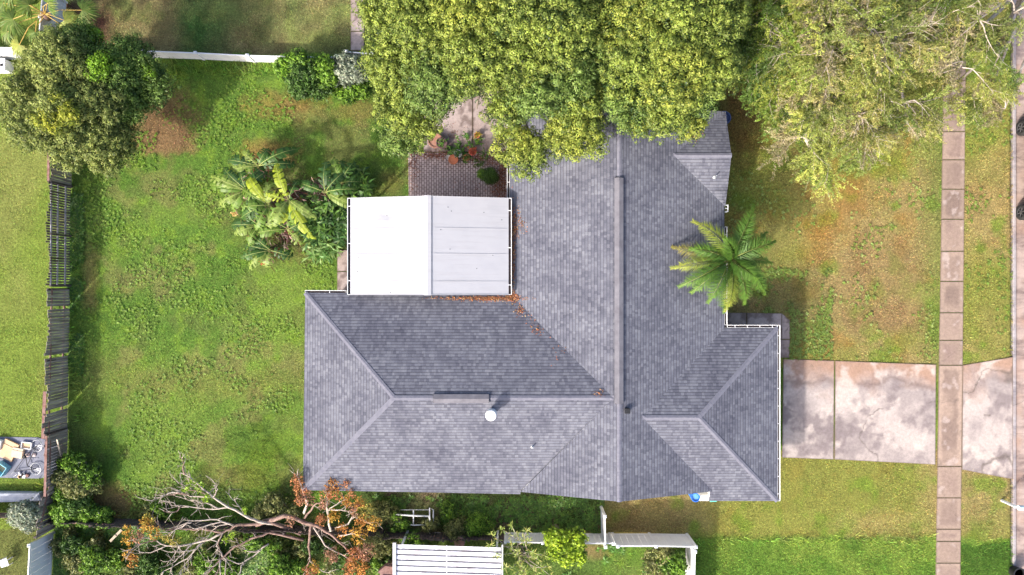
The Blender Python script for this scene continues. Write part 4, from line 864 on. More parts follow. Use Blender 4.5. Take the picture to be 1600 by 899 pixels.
for px,py,z,rr,ci,n in [(464,750,2.9,10,0,1),(470,765,2.7,12,0,1),(478,778,2.4,13,2,1),(468,782,2.4,8,0,1),(520,760,2.8,11,1,1),(512,770,2.7,10,0,1),(527,772,2.7,8,0,1),(541,757,2.8,6,0,1),(548,771,2.7,6,0,1),(507,787,2.5,9,2,1),(541,784,2.6,8,1,1),(560,787,2.5,10,1,1),
   (553,797,2.5,9,2,1),(503,812,2.2,9,0,1),(520,806,2.3,10,3,1),(567,813,2.3,10,1,1),(584,817,2.2,11,3,1),(535,830,2.0,9,1,1),(561,836,1.9,13,3,1),(552,866,1.7,14,0,1),(572,862,1.8,14,2,1),(560,886,1.6,16,1,1),(546,890,1.6,11,0,1),(516,868,1.5,12,2,1),(486,893,1.5,12,0,1),(492,885,1.5,8,3,1),
   (228,822,1.9,12,3,1),(240,832,1.8,10,3,1),(215,838,2,10,2,1),(201,845,1.9,8,3,1),(197,828,1.9,7,3,1),(199,866,1.8,8,3,1),(208,877,1.8,9,1,1),(262,838,1.8,10,4,1),(275,846,1.7,7,4,1),(232,812,1.9,9,4,1),(566,795,2.4,14,4,1),(455,815,1.7,7,2,1)]:
    c = np.array(P(px,py,z)); s0 = rr*(H-z)/F; m = int(24*(s0/.3)**2)+5; d = rdirs(m,r); q = c+d*s0*(r.random((m,1))**.4)*np.array((1,1,.7)); col = np.array((OR+[(.32,.27,.06)])[ci])
    V, cc = clump(q, unit(d+np.array((0,0,.5))), None, 6, .10, .05, np.repeat(col[None], m, 0)*(.6+.7*r.random((m,1))), nr=r, size=.09); cen.append((V,cc))
nmesh('dry_leaves', np.concatenate([a for a,_ in cen]), 4, np.concatenate([c for _,c in cen]), DRY, dead)
cen = []
for px,py,z,rr in [(300,757,2.5,7),(313,762,2.4,8),(290,762,2.4,5),(324,780,2.3,5),(363,835,1.6,5),(382,798,1.9,4),(352,845,1.5,4)]:
    c = np.array(P(px,py,z)); s0 = rr*(H-z)/F; m = 8; d = rdirs(m,r); q = c+d*s0*.7
    cen.append(clump(q, unit(d+np.array((0,0,1))), None, 5, .13, .06, np.repeat(np.array(((.25,.38,.03),)), m, 0), nr=r, size=.05))
nmesh('fresh_leaves', np.concatenate([a for a,_ in cen]), 4, np.concatenate([c for _,c in cen]), LEAF, dead)
# tall thin shrub with narrow leaves beside the metal roof
ol = empty('oleander_shrub', P(815,862), 'straggly shrub with narrow yellow-green leaves beside the metal roof', 'shrub'); b = MB(); LP=[];LD=[];LC=[]
for px,py,z in [(770,835,2.6),(785,828,2.8),(800,822,3.0),(822,830,2.8),(826,845,2.6),(776,868,2.5),(766,852,2.6),(800,850,2.8),(840,875,2.5),(855,885,2.4),(838,895,2.3),(812,880,2.6),(790,885,2.5),(822,900,2.4),(860,900,2.2),(808,862,2.9),(850,868,2.2),(800,905,2.4),(832,862,2.7)]:
    a = np.array(P(815+r.normal()*6,862+r.normal()*6,0)); e = np.array(P(px,py,z)); mid = (a+e)/2+np.array((r.normal()*.12,r.normal()*.12,.35)); pts = [a,(a+mid)/2,mid,(mid+e)/2+r.normal(size=3)*.06,e]; b.tube(pts,[.03,.025,.018,.012,.006],5)
    for q,w0 in ((pts[3],9),(e,16),(pts[2],4)):
        for _ in range(w0): LP.append(q+r.normal(size=3)*.04); d = r.normal(size=3); d[2] = abs(d[2])*.4; LD.append(d+(e-mid)*.3); LC.append([(.26,.30,.06),(.34,.36,.10),(.18,.24,.05)][r.integers(3)])
b.build('branches', PALEBARK, ol, smooth=True); LP=np.array(LP); m=len(LP)
nmesh('leaves', diamonds(LP,np.array(LD),np.array((0,0,1.))[None]+r.normal(size=(m,3))*.5,.20+.12*r.random(m),.035+.02*r.random(m),.15),4,jitter(np.array(LC),m,r),LEAF,ol)
# ------------------------------------------------------------------ fences
def vinyl(name, label, pts, h=1.75, group=None, face=True, cat='fence', base=(0,0)):
    """pts: ground-level picture points of the posts"""
    W3 = [P(*p) for p in pts]; root = empty(name, W3[0], label, cat, group)
    for p in W3:
        b = MB(); b.box((p.x,p.y,h/2+.02),(.12,.12,h+.04)); b.box((p.x,p.y,h+.06),(.15,.15,.04)); b.lathe((p.x,p.y,h+.08),[(.075,0),(.01,.05)],4); b.build('post', WHITE, root)
    for a, c in zip(W3[:-1], W3[1:]):
        d = (c-a).normalized(); b = MB()
        b.bar(a+d*.06+Vector((0,0,h-.05)), c-d*.06+Vector((0,0,h-.05)), .055, .14); b.build('top_rail', WHITE, root)
        b = MB(); b.bar(a+d*.06+Vector((0,0,.12)), c-d*.06+Vector((0,0,.12)), .055, .14); b.build('bottom_rail', WHITE, root)
        if face:
            b = MB(); n = max(2,int((c-a).length/.28)); s = Vector((-d.y,d.x,0))
            for i in range(n):
                p0 = a.lerp(c,(i+.02)/n); p1 = a.lerp(c,(i+.98)/n); b.bar(p0+s*.004*(i%2)+Vector((0,0,h/2)), p1+s*.004*(i%2)+Vector((0,0,h/2)), .025, h-.3)
            b.build('panel', WHITE, root)
    return root
vinyl('vinyl_fence','long low white vinyl fence along the top of the back lawn',[(168,89),(240,90),(319,93),(398,97),(476,99),(551,99)],.95)
vinyl('fence_gate','white vinyl gate between the top fence and the big tree',[(553,97),(590,100)],1.5,cat='gate')
vinyl('vinyl_fence','white vinyl fence running up past the fan palm',[(104,4),(100,48),(97,90)],1.75)
vinyl('vinyl_fence','wide white fence panel at the far left under the corner tree',[(-60,93),(12,93),(60,94)],1.75)
vinyl('vinyl_fence','white vinyl fence panel below the house that turns the corner',[(957,834),(1014,834),(1073,835)],1.7)
vinyl('vinyl_fence','short white fence run going down from the panel corner',[(1072,842),(1071,900),(1070,960)],1.7)
vinyl('vinyl_fence','half overgrown white fence rail behind the lime-green shrub',[(790,832),(846,833),(900,834),(952,834)],1.35,face=True)
vinyl('vinyl_fence','white fence standing square between the house and the lower fence',[(939,792),(940,838)],1.45)
vinyl('vinyl_fence','white vinyl fence at the bottom left corner',[(84,832),(80,905),(78,960)],1.75)
# lid of a white storage box by the far-left panel
sb = empty('storage_box', P(8,107), 'white storage box with a dark latch below the far-left fence panel', 'storage box'); v = P(8,107)
MB().box((v.x-.3,v.y,.3),(1.5,.55,.6)).build('body', WHITE, sb, bevel=.03); MB().box((v.x-.3,v.y,.64),(1.56,.6,.07)).build('lid', WHITE, sb, bevel=.03); MB().box((v.x+.32,v.y-.05,.70),(.1,.12,.05)).build('latch', BLACK, sb)
# wooden fences: pickets facing the lawn
PLANKY = plankwood('fence_planks', (.17,.135,.12), (.44,.38,.345), 'y'); PLANKX = plankwood('fence_planks_across', (.13,.10,.085), (.34,.27,.23), 'x')
def pickets(name, label, a, c, h, rails=False, top=None, tilt=0, wmat=PLANKY, jag=.05, seed=1, pw=.14, gap=.012, rs=1):
    a = P(*a); c = P(*c); d = (c-a).normalized(); s = Vector((-d.y,d.x,0)); L = (c-a).length; n = int(L/pw); r = np.random.default_rng(seed); root = empty(name, a, label, 'fence')
    b = MB(); wave = r.random()*6
    for i in range(n):
        if r.random() < (.05 if rails else .003): continue
        p = a+d*(L*(i+.5)/n); hh = h+r.normal()*jag*.5; lean = s*(tilt+.05*math.sin(i*.25+wave)+r.normal()*.012)*hh
        q = p+d*r.normal()*.003; b.bar(q+Vector((0,0,.02)), q+lean+Vector((0,0,hh)), pw-gap-r.random()*.01, .02) if False else None
        w2 = (L/n-gap*(1+r.random()*(1.6 if rails else .5)))/2; t_ = s*.01; e = q+lean+Vector((0,0,hh)); z0 = q+Vector((0,0,.02))
        vs = [z0-d*w2-t_, z0+d*w2-t_, z0+d*w2+t_, z0-d*w2+t_, e-d*w2-t_, e+d*w2-t_, e+d*w2+t_, e-d*w2+t_]
        b.add(vs, [(0,3,2,1),(4,5,6,7),(0,1,5,4),(1,2,6,5),(2,3,7,6),(3,0,4,7)])
    b.build('pickets', wmat, root)
    off = s*(.045*rs)
    for z in (.5, h*.62, h-.18) if rails else (.4, h-.35):
        for sg in (1,):
            o2 = (off if rails else -off)+s*tilt*z; b = MB(); b.bar(a+o2+Vector((0,0,z)), c+o2+Vector((0,0,z)), .05, .085); b.build('rail', RAIL if rails else REDWOOD, root)
    k = max(2,int(L/2.4)+1)
    for i in range(k):
        p = a.lerp(c,i/(k-1)); o2 = (off*1.6 if rails else -off*2); b = MB(); b.box((p.x+o2.x+s.x*tilt*h*.5,p.y+o2.y,(h-.1)/2),(.09,.09,h-.1)); b.build('post', WOODD, root)
    if top: 
        b = MB(); o2 = s*tilt*h; b.bar(a+o2+Vector((0,0,h+.03)), c+o2+Vector((0,0,h+.03)), .12, .035); b.build('cap_board', top, root)
    return root
RAIL = noisy('rail_wood', (.24,.22,.24), (.36,.33,.36), 6, .85, bump=.3)
pickets('wooden_fence','weathered wood fence part with two long rails showing, left of the lawn',(111,292),(110,447),1.75,rails=True,wmat=plankwood('gappy_planks',(.07,.05,.04),(.27,.22,.19),'y'),seed=3,pw=.13,gap=.022,rs=1)
pickets('wooden_fence','grey wood fence end with a reddish cap board under the corner tree',(113,236),(112,291),1.75,top=REDWOOD,seed=4)
pickets('wooden_fence','long solid grey picket fence left of the back lawn',(110,452),(105,668),1.7,seed=5,jag=.09)
pickets('wooden_fence','leaning grey pickets beside the junk pile with a reddish rail',(106,670),(104,760),1.7,top=REDWOOD,seed=6,tilt=.04,jag=.1)
pickets('wooden_fence','broken grey picket stretch above the bottom left white fence',(100,764),(88,824),1.6,seed=7,jag=.12)
pickets('wooden_fence','brown picket fence running off the left edge at the bottom',(70,800),(-40,802),1.3,seed=8,wmat=plankwood('brown_planks',(.17,.12,.085),(.36,.28,.21),'x'),tilt=-.05)
pickets('wooden_fence','old dark plank fence under the bare branches',(86,806),(600,826),1.15,seed=9,wmat=WOODD,jag=.1)
pickets('wooden_fence','dark plank fence stretch above the neighbour\'s metal roof',(603,830),(788,834),1.1,seed=10,wmat=WOODD,jag=.1)
# reddish boards and a loose plank
def plank(label, p0, p1, w, m): 
    a = P(*p0); c = P(*p1); root = empty('wooden_board', (a.x,a.y,0), label, 'board'); b = MB(); b.bar(a, c, w, .04); b.build('board', m, root); 
    b = MB(); b.bar((a+c)/2+Vector((0,0,.03)), (a+c)/2+Vector((.03,.03,.035)), w*.8, .01); b.build('batten', WOODD, root)
plank('reddish upright board capping the outside of the picket fence', (70,612,1.6), (67,686,1.6), .16, REDWOOD)
plank('pale loose plank leaning on the pickets beside the corner shrub', (89,687,1.6), (97,722,.6), .07, noisy('pale_plank',(.4,.32,.25),(.5,.42,.33),5,.8))
plank('diagonal weathered board among the scrub left of the orange leaf tips', (172,846,.9), (190,828,.9), .12, noisy('tan_plank',(.35,.28,.2),(.45,.37,.27),5,.8))
# ------------------------------------------------------------------ neighbour: junk on a blue-grey tarp, wall, patio roof
jp = [P2(*p) for p in [(-30,682),(60,684),(92,690),(88,744),(60,748),(-30,746)]]
b = MB(); b.prism(jp, -.02, .02); v = P(30,715); tarp = empty('tarp', v, 'blue-grey tarp laid on the grass under the junk at the left edge', 'tarp')
b.build('sheet', noisy('tarp_sheet',(.12,.13,.18),(.19,.20,.26),2,.6,bump=.4), tarp); MB().bar(P(-20,718,.03),P(60,716,.03),.03,.02).build('fold', noisy('tarp_fold',(.16,.17,.22),(.2,.21,.26),2,.6), tarp)
def carton(label, px, py, w, d, h, rz, m, openb=False):
    v = P(px,py,.02); root = empty('box' if m is not CARD else 'cardboard_box', v, label, 'box'); co = (v.x,v.y,h/2+.02)
    b = MB(); 
    if openb:
        for sx,sy,ww,dd in ((0,-d/2,w,.03),(0,d/2,w,.03),(-w/2,0,.03,d),(w/2,0,.03,d)):
            b.box((co[0]+sx*math.cos(rz)-sy*math.sin(rz),co[1]+sx*math.sin(rz)+sy*math.cos(rz),co[2]),(ww,dd,h),rz)
        b.build('side', m, root); MB().box((v.x,v.y,.05),(w-.04,d-.04,.02),rz).build('bottom', CARD, root)
    else:
        b.box(co,(w,d,h),rz); b.build('body', m, root, bevel=.01)
        k = MB(); k.box((co[0]-.0,co[1],h+.035),(w*1.02,d*.48,.012),rz); k.build('flap', m, root)
carton('large flattened tan cardboard sheet box on the tarp',15,703,.8,.95,.12,-.45,CARD)
carton('smaller tan cardboard box overlapping the large one',30,707,.55,.5,.16,-.2,noisy('pale_card',(.62,.47,.33),(.7,.55,.4),4,.9))
carton('light blue open crate at the left edge of the tarp',6,731,.55,.5,.35,-.6,noisy('sky_plastic',(.2,.5,.62),(.25,.58,.7),3,.5),True)
carton('small white open tray near the bicycle wheels',43,696,.5,.32,.12,-.1,TRIM,True)
carton('white box cut by the left edge of the picture above the tarp',0,694,.4,.5,.25,-.2,TRIM)
bk = empty('bicycle', P(50,725), 'old bicycle lying on the tarp with both wheels showing', 'bicycle')
for px,py in ((57,697),(55,733)):
    v = P(px,py,.12); b = MB(); n = 20; pts = [(v.x+.30*math.cos(k*2*math.pi/n),v.y+.30*math.sin(k*2*math.pi/n),.1+.05*math.cos(k*.31)) for k in range(n+1)]; b.tube(pts,.02,6,cap=False); w = b.build('wheel', STEEL, bk)
    b = MB(); 
    for k in range(12): b.tube([(v.x,v.y,.12),(v.x+.29*math.cos(k*.524),v.y+.29*math.sin(k*.524),.1)],.004,3)
    b.lathe((v.x,v.y,.09),[(.04,0),(.04,.06)],8); b.build('spokes', STEEL, w)
b = MB(); q = lambda x,y,z=.16: P(x,y,z)
for a,c in (((57,697),(40,712)),((40,712),(42,728)),((42,728),(55,733)),((55,733),(22,737)),((22,737),(40,712)),((57,697),(42,728))): b.tube([q(*a),q(*c)],.017,6)
b.build('frame', BLACK, bk); MB().tube([q(17,742),q(22,737),q(26,742),q(20,746)],.014,6).build('handlebar', STEEL, bk); MB().lathe(tuple(q(38,714,.2)),[(.02,0),(.09,.03),(.06,.07)],10).build('saddle', BLACK, bk)
pa = empty('pile_of_things', P(42,738), 'small heap of white and dark odds and ends below the bicycle frame', 'junk pile')
for i in range(9):
    v = P(36+r.normal()*5,742+r.normal()*2,.05); MB().box((v.x,v.y,.07),(.12+.1*r.random(),.08+.1*r.random(),.1),r.random()*3).build('scrap', [TRIM,BLACK,CARD,REDWOOD][i%4], pa, bevel=.02)
bt = empty('shoe_pair', P(49,711), 'pair of pinkish white shoes on the tarp beside the top wheel', 'shoes')
for dx in (-6,4): v = P(49+dx,711,.05); MB().lathe((v.x,v.y,.02),[(.1,0),(.11,.04),(.07,.09),(.03,.1)],10).build('shoe', noisy('shoe_pink',(.6,.45,.42),(.7,.6,.58),5,.6), bt)
b = MB(); b.prism([P2(*p) for p in [(-40,767),(68,768),(72,780),(-40,783)]], -.05, .35); w = empty('low_wall', P(20,775), 'low blue-grey concrete ledge at the left edge below the tarp', 'ledge'); b.build('wall', noisy('grey_ledge',(.34,.36,.42),(.46,.48,.54),3,.8), w); MB().prism([P2(*p) for p in [(-40,768),(66,769),(70,779),(-40,782)]], .352, .37).build('coping', noisy('grey_coping',(.38,.40,.46),(.5,.52,.58),3,.8), w)
# white lawn chair fragment at bottom left
lc = empty('garden_chair', P(6,880), 'small white plastic chair cut by the left edge at the bottom', 'chair'); v = P(6,880,.4)
MB().box((v.x,v.y,.4),(.4,.38,.03),.35).build('seat', WHITE, lc); MB().box((v.x-.15,v.y+.18,.62),(.4,.04,.42),.35).build('backrest', WHITE, lc)
for dx,dy in ((-.16,-.15),(.16,-.15),(-.16,.15),(.16,.15)): MB().box((v.x+dx,v.y+dy,.2),(.04,.04,.4)).build('leg', WHITE, lc)
# metal patio roof of the neighbour
NP = empty('metal_patio_roof', P(705,900), 'neighbour\'s white ribbed metal patio roof at the bottom edge, rusty along its right side', 'patio roof')
zz = 2.4; mr = noisy('ribbed_metal',(.62,.62,.68),(.78,.78,.83),1.6,.5,bump=.1,stain=(.45,.40,.42),stain_scale=1.8)
xa = P(619,0,zz).x; xb = P(783,0,zz).x; ya = P(0,851,zz).y
b = MB(); k2 = MB(); pitch2 = 8.6*(H-zz)/F
for i in range(16):
    y = ya-i*pitch2; sl2 = -.03*(xb-xa)
    b.add([(xa,y,zz),(xb,y+sl2,zz),(xb,y+sl2-pitch2*.70,zz),(xa,y-pitch2*.70,zz)],[(3,2,1,0)])
    b.add([(xa,y-pitch2*.70,zz),(xb,y+sl2-pitch2*.70,zz),(xb,y+sl2-pitch2*.76,zz-.06),(xa,y-pitch2*.76,zz-.06)],[(3,2,1,0)])
    k2.add([(xa,y-pitch2*.76,zz-.06),(xb,y+sl2-pitch2*.76,zz-.06),(xb,y+sl2-pitch2,zz-.06),(xa,y-pitch2,zz-.06)],[(3,2,1,0)])
    b.add([(xa,y-pitch2,zz-.06),(xb,y+sl2-pitch2,zz-.06),(xb,y+sl2-pitch2,zz),(xa,y-pitch2,zz)],[(3,2,1,0)])
b.build('roof_sheet', mr, NP); k2.build('rib_groove', noisy('groove_metal',(.16,.15,.17),(.24,.22,.24),3,.7), NP)
b = MB(); b.bar((xa-.08,ya+.1,zz+.03),(xa-.08,ya-5,zz+.03),.16,.1); b.build('gutter', noisy('dull_metal',(.40,.38,.40),(.52,.5,.52),4,.6), NP)
b = MB(); b.bar((xb+.06,ya-.0,zz+.03),(xb+.06,ya-5,zz+.03),.06,.1); b.build('edge_trim', WHITE, NP)
xm2 = P(698,0,zz).x; b = MB(); b.bar((xm2,ya-.05,zz+.005),(xm2,ya-5,zz+.005),.05,.012); b.build('lap_joint', noisy('joint_metal',(.55,.54,.58),(.66,.65,.7),4,.6), NP)
for x in (xa+.2,xb-.2): MB().box((x,ya-.2,zz/2),(.09,.09,zz-.1)).build('post', WHITE, NP)
nb = empty('peach_wall', P(600,890), 'peach stucco wall corner left of the metal patio roof', 'wall'); b = MB(); b.prism([P2(*p) for p in [(590,905),(608,874),(626,876),(626,960),(590,960)]], 0, 2.1); b.build('wall', PEACH, nb); MB().prism([P2(*p) for p in [(602,869),(613,860),(628,862),(628,873),(607,873)]],1.6,2.0).build('corner_cap', REDWOOD, nb)
# chopped logs
b0 = empty('tree_stump', P(733,826), 'reddish brown round stump by the white fence end', 'stump'); v = P(720,838,.9); v0 = P(720,838)
MB().lathe((v0.x,v0.y,0),[(.36,0),(.3,.15),(.28,.9)],14).build('bark', BARK, b0); MB().lathe((v0.x,v0.y,.9),[(.26,0),(.25,.012)],14).build('cut_face', noisy('cut_wood',(.30,.15,.12),(.4,.22,.18),8,.9), b0)
# white pipe frame in the side yard
pf = empty('pipe_frame', P(645,800), 'white tubular pipe frame lying in the weeds below the house', 'pipe frame')
def pipe(*pts, rr=.032):
    b = MB(); b.tube([P(*p) for p in pts], rr, 8); b.build('pipe', WHITE, pf, smooth=True)
pipe((615,804,.55),(645,806,.55),(672,807,.55), rr=.04); pipe((616,815,.3),(646,821,.3),(676,820,.3)); pipe((672,822,.5),(671,794,.9),(677,797,.7),(677,819,.4)); pipe((646,797,.5),(646,821,.3)); pipe((625,797,.3),(672,797,.35),rr=.018); pipe((670,807,.55),(669,820,.3)); pipe((616,804,.55),(616,815,.3)); pipe((662,833,.1),(688,833,.1),rr=.02)
# ------------------------------------------------------------------ pots and barrels
def pot(label, px, py, rr, h, m, soil=True, plant=None, cat='flower pot'):
    v = P(px,py,.03); root = empty('flower_pot', v, label, cat); b = MB(); b.lathe((v.x,v.y,.03),[(rr*.65,0),(rr*.95,h*.85),(rr*1.05,h*.86),(rr*1.05,h),(rr*.88,h),(rr*.86,h-.05)],18); b.build('pot', m, root)
    MB().lathe((v.x,v.y,.03),[(rr*.85,h-.07),(rr*.84,h-.055)],14).build('soil', noisy('soil',(.05,.03,.02),(.1,.06,.04),15,1), root)
    if plant:
        n = 50; q = np.array(v)[None]+np.array((0,0,h))+r.normal(size=(n,3))*np.array((rr*.5,rr*.5,.05)); nmesh('foliage', diamonds(q,rdirs(n,r)+np.array((0,0,.3)),np.array((0,0,1.))[None]+r.normal(size=(n,3))*.5,.12+.1*r.random(n),.05+.02*r.random(n)),4,jitter(np.repeat(np.array(plant)[None],n,0),n,r),LEAF,root)
pot('large brown pot at the left under the big tree',681,222,.36,.35,noisy('brown_pot',(.26,.12,.08),(.34,.18,.13),6,.8))
pot('dark purple-brown pot next to the big brown pot',691,226,.27,.4,noisy('dark_pot',(.10,.05,.06),(.18,.10,.11),6,.7),plant=(.10,.2,.03))
pot('tiny black pot with a white rim',703,233,.13,.25,BLACK); pot('small white square-rimmed pot at the edge of the pavers',701,247,.12,.2,noisy('grey_pot',(.4,.38,.36),(.5,.48,.46),5,.7))
pot('terracotta pot on the paver edge',709,251,.24,.3,TERRA); pot('white round pot with dark soil',716,242,.2,.3,noisy('off_white_pot',(.4,.38,.36),(.5,.48,.46),5,.7),plant=(.06,.14,.03))
pot('bright red pot against the green vine',739,239,.19,.35,noisy('red_pot',(.55,.10,.06),(.65,.15,.1),5,.6),plant=(.3,.08,.04)); pot('orange pot left of the bright red pot',729,248,.16,.25,TERRA,plant=(.10,.16,.03)); pot('small orange pot at the top of the vine by the leaves',746,213,.14,.25,TERRA,plant=(.3,.24,.03))
def bucket(label, px, py, z, rr, h, m, m2, name='bucket'):
    v = P(px,py,z); root = empty(name, (v.x,v.y,0), label, name); b = MB(); b.lathe((v.x,v.y,z-h if z > h else 0),[(rr*.8,0),(rr,h*.94),(rr*1.05,h*.95),(rr*1.05,h),(rr*.9,h),(rr*.86,h*.9)],20); b.build('body', m, root); b = MB(); b.lathe((v.x,v.y,max(z-h,0)+h*.9),[(rr*.85,0),(rr*.8,.01)],16); b.build('inside', m2, root)
bucket('blue round lidded barrel at the eave beside the garage',1087,778,1.0,.21,1.0,BLUE,noisy('light_blue',(.1,.3,.75),(.15,.36,.8),4,.4),'barrel')
bucket('dark navy bin at the top right corner of the roof',1132,184,1.1,.32,1.1,NAVY,NAVY,'bin')
tb = empty('storage_tub', P(1110,776), 'white and teal storage tub just under the lower garage eave', 'storage tub'); v = P(1103,780,.9)
MB().box((v.x,v.y+.05,.45),(.9,.3,.9)).build('body', TRIM, tb, bevel=.02); v = P(1115,781,1.0); MB().box((v.x,v.y+.05,.95),(.35,.34,.06)).build('lid', TEAL, tb, bevel=.02)
# trash bin at the kerb, bottom right
tbn = empty('trash_bin', P(1594,898), 'black round trash bin standing in the gutter at the bottom right', 'trash bin'); v = P(1592,896,1.0)
v = P(1594,898,.45)
MB().lathe((v.x,v.y,-.1),[(.26,0),(.30,.5),(.33,.52),(.33,.56),(.27,.56),(.26,.42)],24).build('body', BLACK, tbn); MB().lathe((v.x,v.y,.30),[(.26,0),(.25,.02)],20).build('liner_bag', noisy('bag',(.09,.13,.15),(.16,.21,.24),4,.5), tbn)
# mailbox on its white post
mbx = empty('mailbox', P(1565,782), 'pale blue-white mailbox on a leaning white post reaching over the kerb', 'mailbox'); a = P(1565,782); 
b = MB(); b.bar(a-Vector((0,0,.1)), (a.x+.02,a.y-.02,.95), .10,.10); b.build('post', TRIM, mbx)
mb2 = noisy('pale_blue',(.62,.74,.80),(.70,.80,.86),4,.4,bump=.05); b = MB(); b.bar((a.x-.1,a.y-.02,.98),(a.x+.5,a.y-.05,1.0),.10,.05); b.build('arm', mb2, mbx)
b = MB(); n = 9; prof = [(-.11,0)]+[(-.11*math.cos(k*math.pi/8),.12+.10*math.sin(k*math.pi/8)) for k in range(9)]+[(.11,0)]
vs = [(a.x+xx,a.y-.04+p[0],1.02+p[1]) for xx in (.06,.62) for p in prof]; m = len(prof); b.add(vs,[tuple(range(m)),tuple(range(m,2*m))[::-1]]+[(i,i+m,(i+1)%m+m,(i+1)%m) for i in range(m)]); b.build('box', mb2, mbx); MB().box((a.x+.4,a.y-.16,1.2),(.04,.015,.16)).build('flag', TRIM, mbx)
# pickup truck at the right edge
tk = empty('pickup_truck', (26.9,6.0,-.1), 'black pickup truck parked at the kerb on the right edge, only its wheels in view', 'truck')
def wheel(x,y,sg,rr=.40):
    n = 28; b = MB(); prof = [(.24,-.13),(.36,-.13),(.40,-.09),(.40,.09),(.36,.13),(.24,.13)]; vs = []
    for rd, ax in prof:
        for k in range(n): t_ = 2*math.pi*k/n; vs.append((x+ax, y+rd*math.cos(t_), .30+rd*math.sin(t_)))
    fs = [(i*n+k,i*n+(k+1)%n,(i+1)*n+(k+1)%n,(i+1)*n+k) for i in range(len(prof)-1) for k in range(n)]
    w = MB().add(vs,fs).build('wheel', RUBBER, tk, smooth=True)
    b = MB(); xx = x+sg*.10
    for k in range(6):
        t_ = k*math.pi/3+.3; b.bar((xx,y,.30),(xx,y+.24*math.cos(t_),.30+.24*math.sin(t_)),.05,.03)
    n2=20; ring=[(xx,y+.25*math.cos(2*math.pi*k/n2),.30+.25*math.sin(2*math.pi*k/n2)) for k in range(n2+1)]; b.tube(ring,.018,5,cap=False)
    b.build('rim', RIM, w); b = MB(); b.box((x-sg*.02,y,.30),(.02,.44,.44)); b.build('brake_disc', BLACK, w)
yf, yr = P(0,200,.3).y, P(0,332,.3).y; xk = 25.98
for y in (yf,yr): wheel(xk,y,-1); wheel(xk+1.7,y,1)
def hull(name, secs, m, parent, bevel=.04):
    """secs: list of (y, [(x,z)...]) cross sections"""
    n = len(secs[0][1]); vs = [(x,y,z) for y,s2 in secs for x,z in s2]; fs = [tuple(range(n)),tuple(range((len(secs)-1)*n,len(secs)*n))[::-1]]
    for i in range(len(secs)-1): fs += [(i*n+k,(i+1)*n+k,(i+1)*n+(k+1)%n,i*n+(k+1)%n) for k in range(n)]
    return MB().add(vs,fs).build(name, m, parent, bevel=bevel)
X0 = xk+.06; X1 = X0+1.75
rect = lambda a,c,z0,z1,i=0.: [(a+i*.3,z0),(a,z0+.2),(a,z1-.2),(a+.08+i,z1),(c-.08-i,z1),(c,z1-.2),(c,z0+.2),(c-i*.3,z0)]
hull('body', [(yf+.95,rect(X0+.1,X1-.1,.35,.85,.05)),(yf+.75,rect(X0,X1,.33,1.0)),(yf-.7,rect(X0,X1,.35,1.12)),(yf-.9,rect(X0,X1,.35,1.15)),(yr+.8,rect(X0,X1,.35,1.15)),(yr-1.1,rect(X0,X1,.4,1.15))], CARPAINT, tk)
hull('cab', [(yf-.75,rect(X0+.08,X1-.08,1.0,1.2,.05)),(yf-1.35,rect(X0+.12,X1-.12,1.1,1.72,.12)),(yf-3.0,rect(X0+.12,X1-.12,1.1,1.74,.12)),(yf-3.3,rect(X0+.1,X1-.1,1.1,1.3,.08))], CARPAINT, tk)
for sg,xx in ((-1,X0+.13),(1,X1-.13)):
    for ya2,yb2 in ((yf-1.35,yf-2.1),(yf-2.2,yf-2.95)): MB().box((xx,(ya2+yb2)/2,1.42),(.03,abs(ya2-yb2),.36)).build('side_window', GLASS, tk)
MB().box(((X0+X1)/2,yr-.2,1.16),(1.5,1.5,.03)).build('bed_cover', BLACK, tk)
for xx in (X0+.25,X1-.25): MB().box((xx,yf+.9,.72),(.32,.1,.16)).build('headlight', STEEL, tk); MB().box((xx,yr-1.12,.85),(.14,.05,.3)).build('tail_light', noisy('red_lens',(.3,.02,.02),(.4,.03,.03),4,.3), tk)
# small white gutter end near the palm
ge = empty('downspout', P(1128,326), 'short white gutter piece jutting from the roof edge above the palm', 'gutter piece'); v = P(1136,326,2.3)
MB().box((v.x-.03,v.y+.16,2.3),(.14,.03,.05)).build('end_bar', TRIM, ge); MB().box((v.x-.03,v.y-.16,2.3),(.14,.03,.05)).build('end_bar', TRIM, ge); MB().box((v.x-.03,v.y,2.3),(.14,.03,.05)).build('end_bar', TRIM, ge)
MB().box((v.x+.04,v.y,2.3),(.025,.34,.09)).build('side_bar', TRIM, ge); MB().box((v.x-.03,v.y-.15,1.15),(.08,.06,2.2)).build('pipe', TRIM, ge)

# ------------------------------------------------------------------ fallen leaves on roof valleys and patio
def litter(name, label, spots, cols, size=.06):
    Pp = []; Cc = []
    for px,py,rx,ry,n,roofy in spots:
        q = r.normal(size=(n,2)); xx = px+q[:,0]*rx; yy = py+q[:,1]*ry
        if roofy:
            X = (xx-800)*(H-2.7)/F; Y = (449.5-yy)*(H-2.7)/F; z = roofz(X,Y); k = z > 0; z = z+.02+r.random(n)*.02; X,Y,z = X[k],Y[k],z[k]
        else: X = (xx-800)*H/F; Y = (449.5-yy)*H/F; z = .04+r.random(n)*.03
        Pp.append(np.stack([X,Y,z],-1)); Cc.append(np.array(cols)[r.integers(len(cols),size=len(X))])
    p = np.concatenate(Pp); c = np.concatenate(Cc); n = len(p); d = r.normal(size=(n,3)); d[:,2] *= .15
    o = nmesh(name, diamonds(p,d,np.array((0,0,1.))[None]+r.normal(size=(n,3))*.3,size*(.6+r.random(n)),size*.5*(.6+r.random(n)),.1),4,jitter(c,n,r),DRY)
    return tag(o, label, 'fallen leaves', kind='stuff')
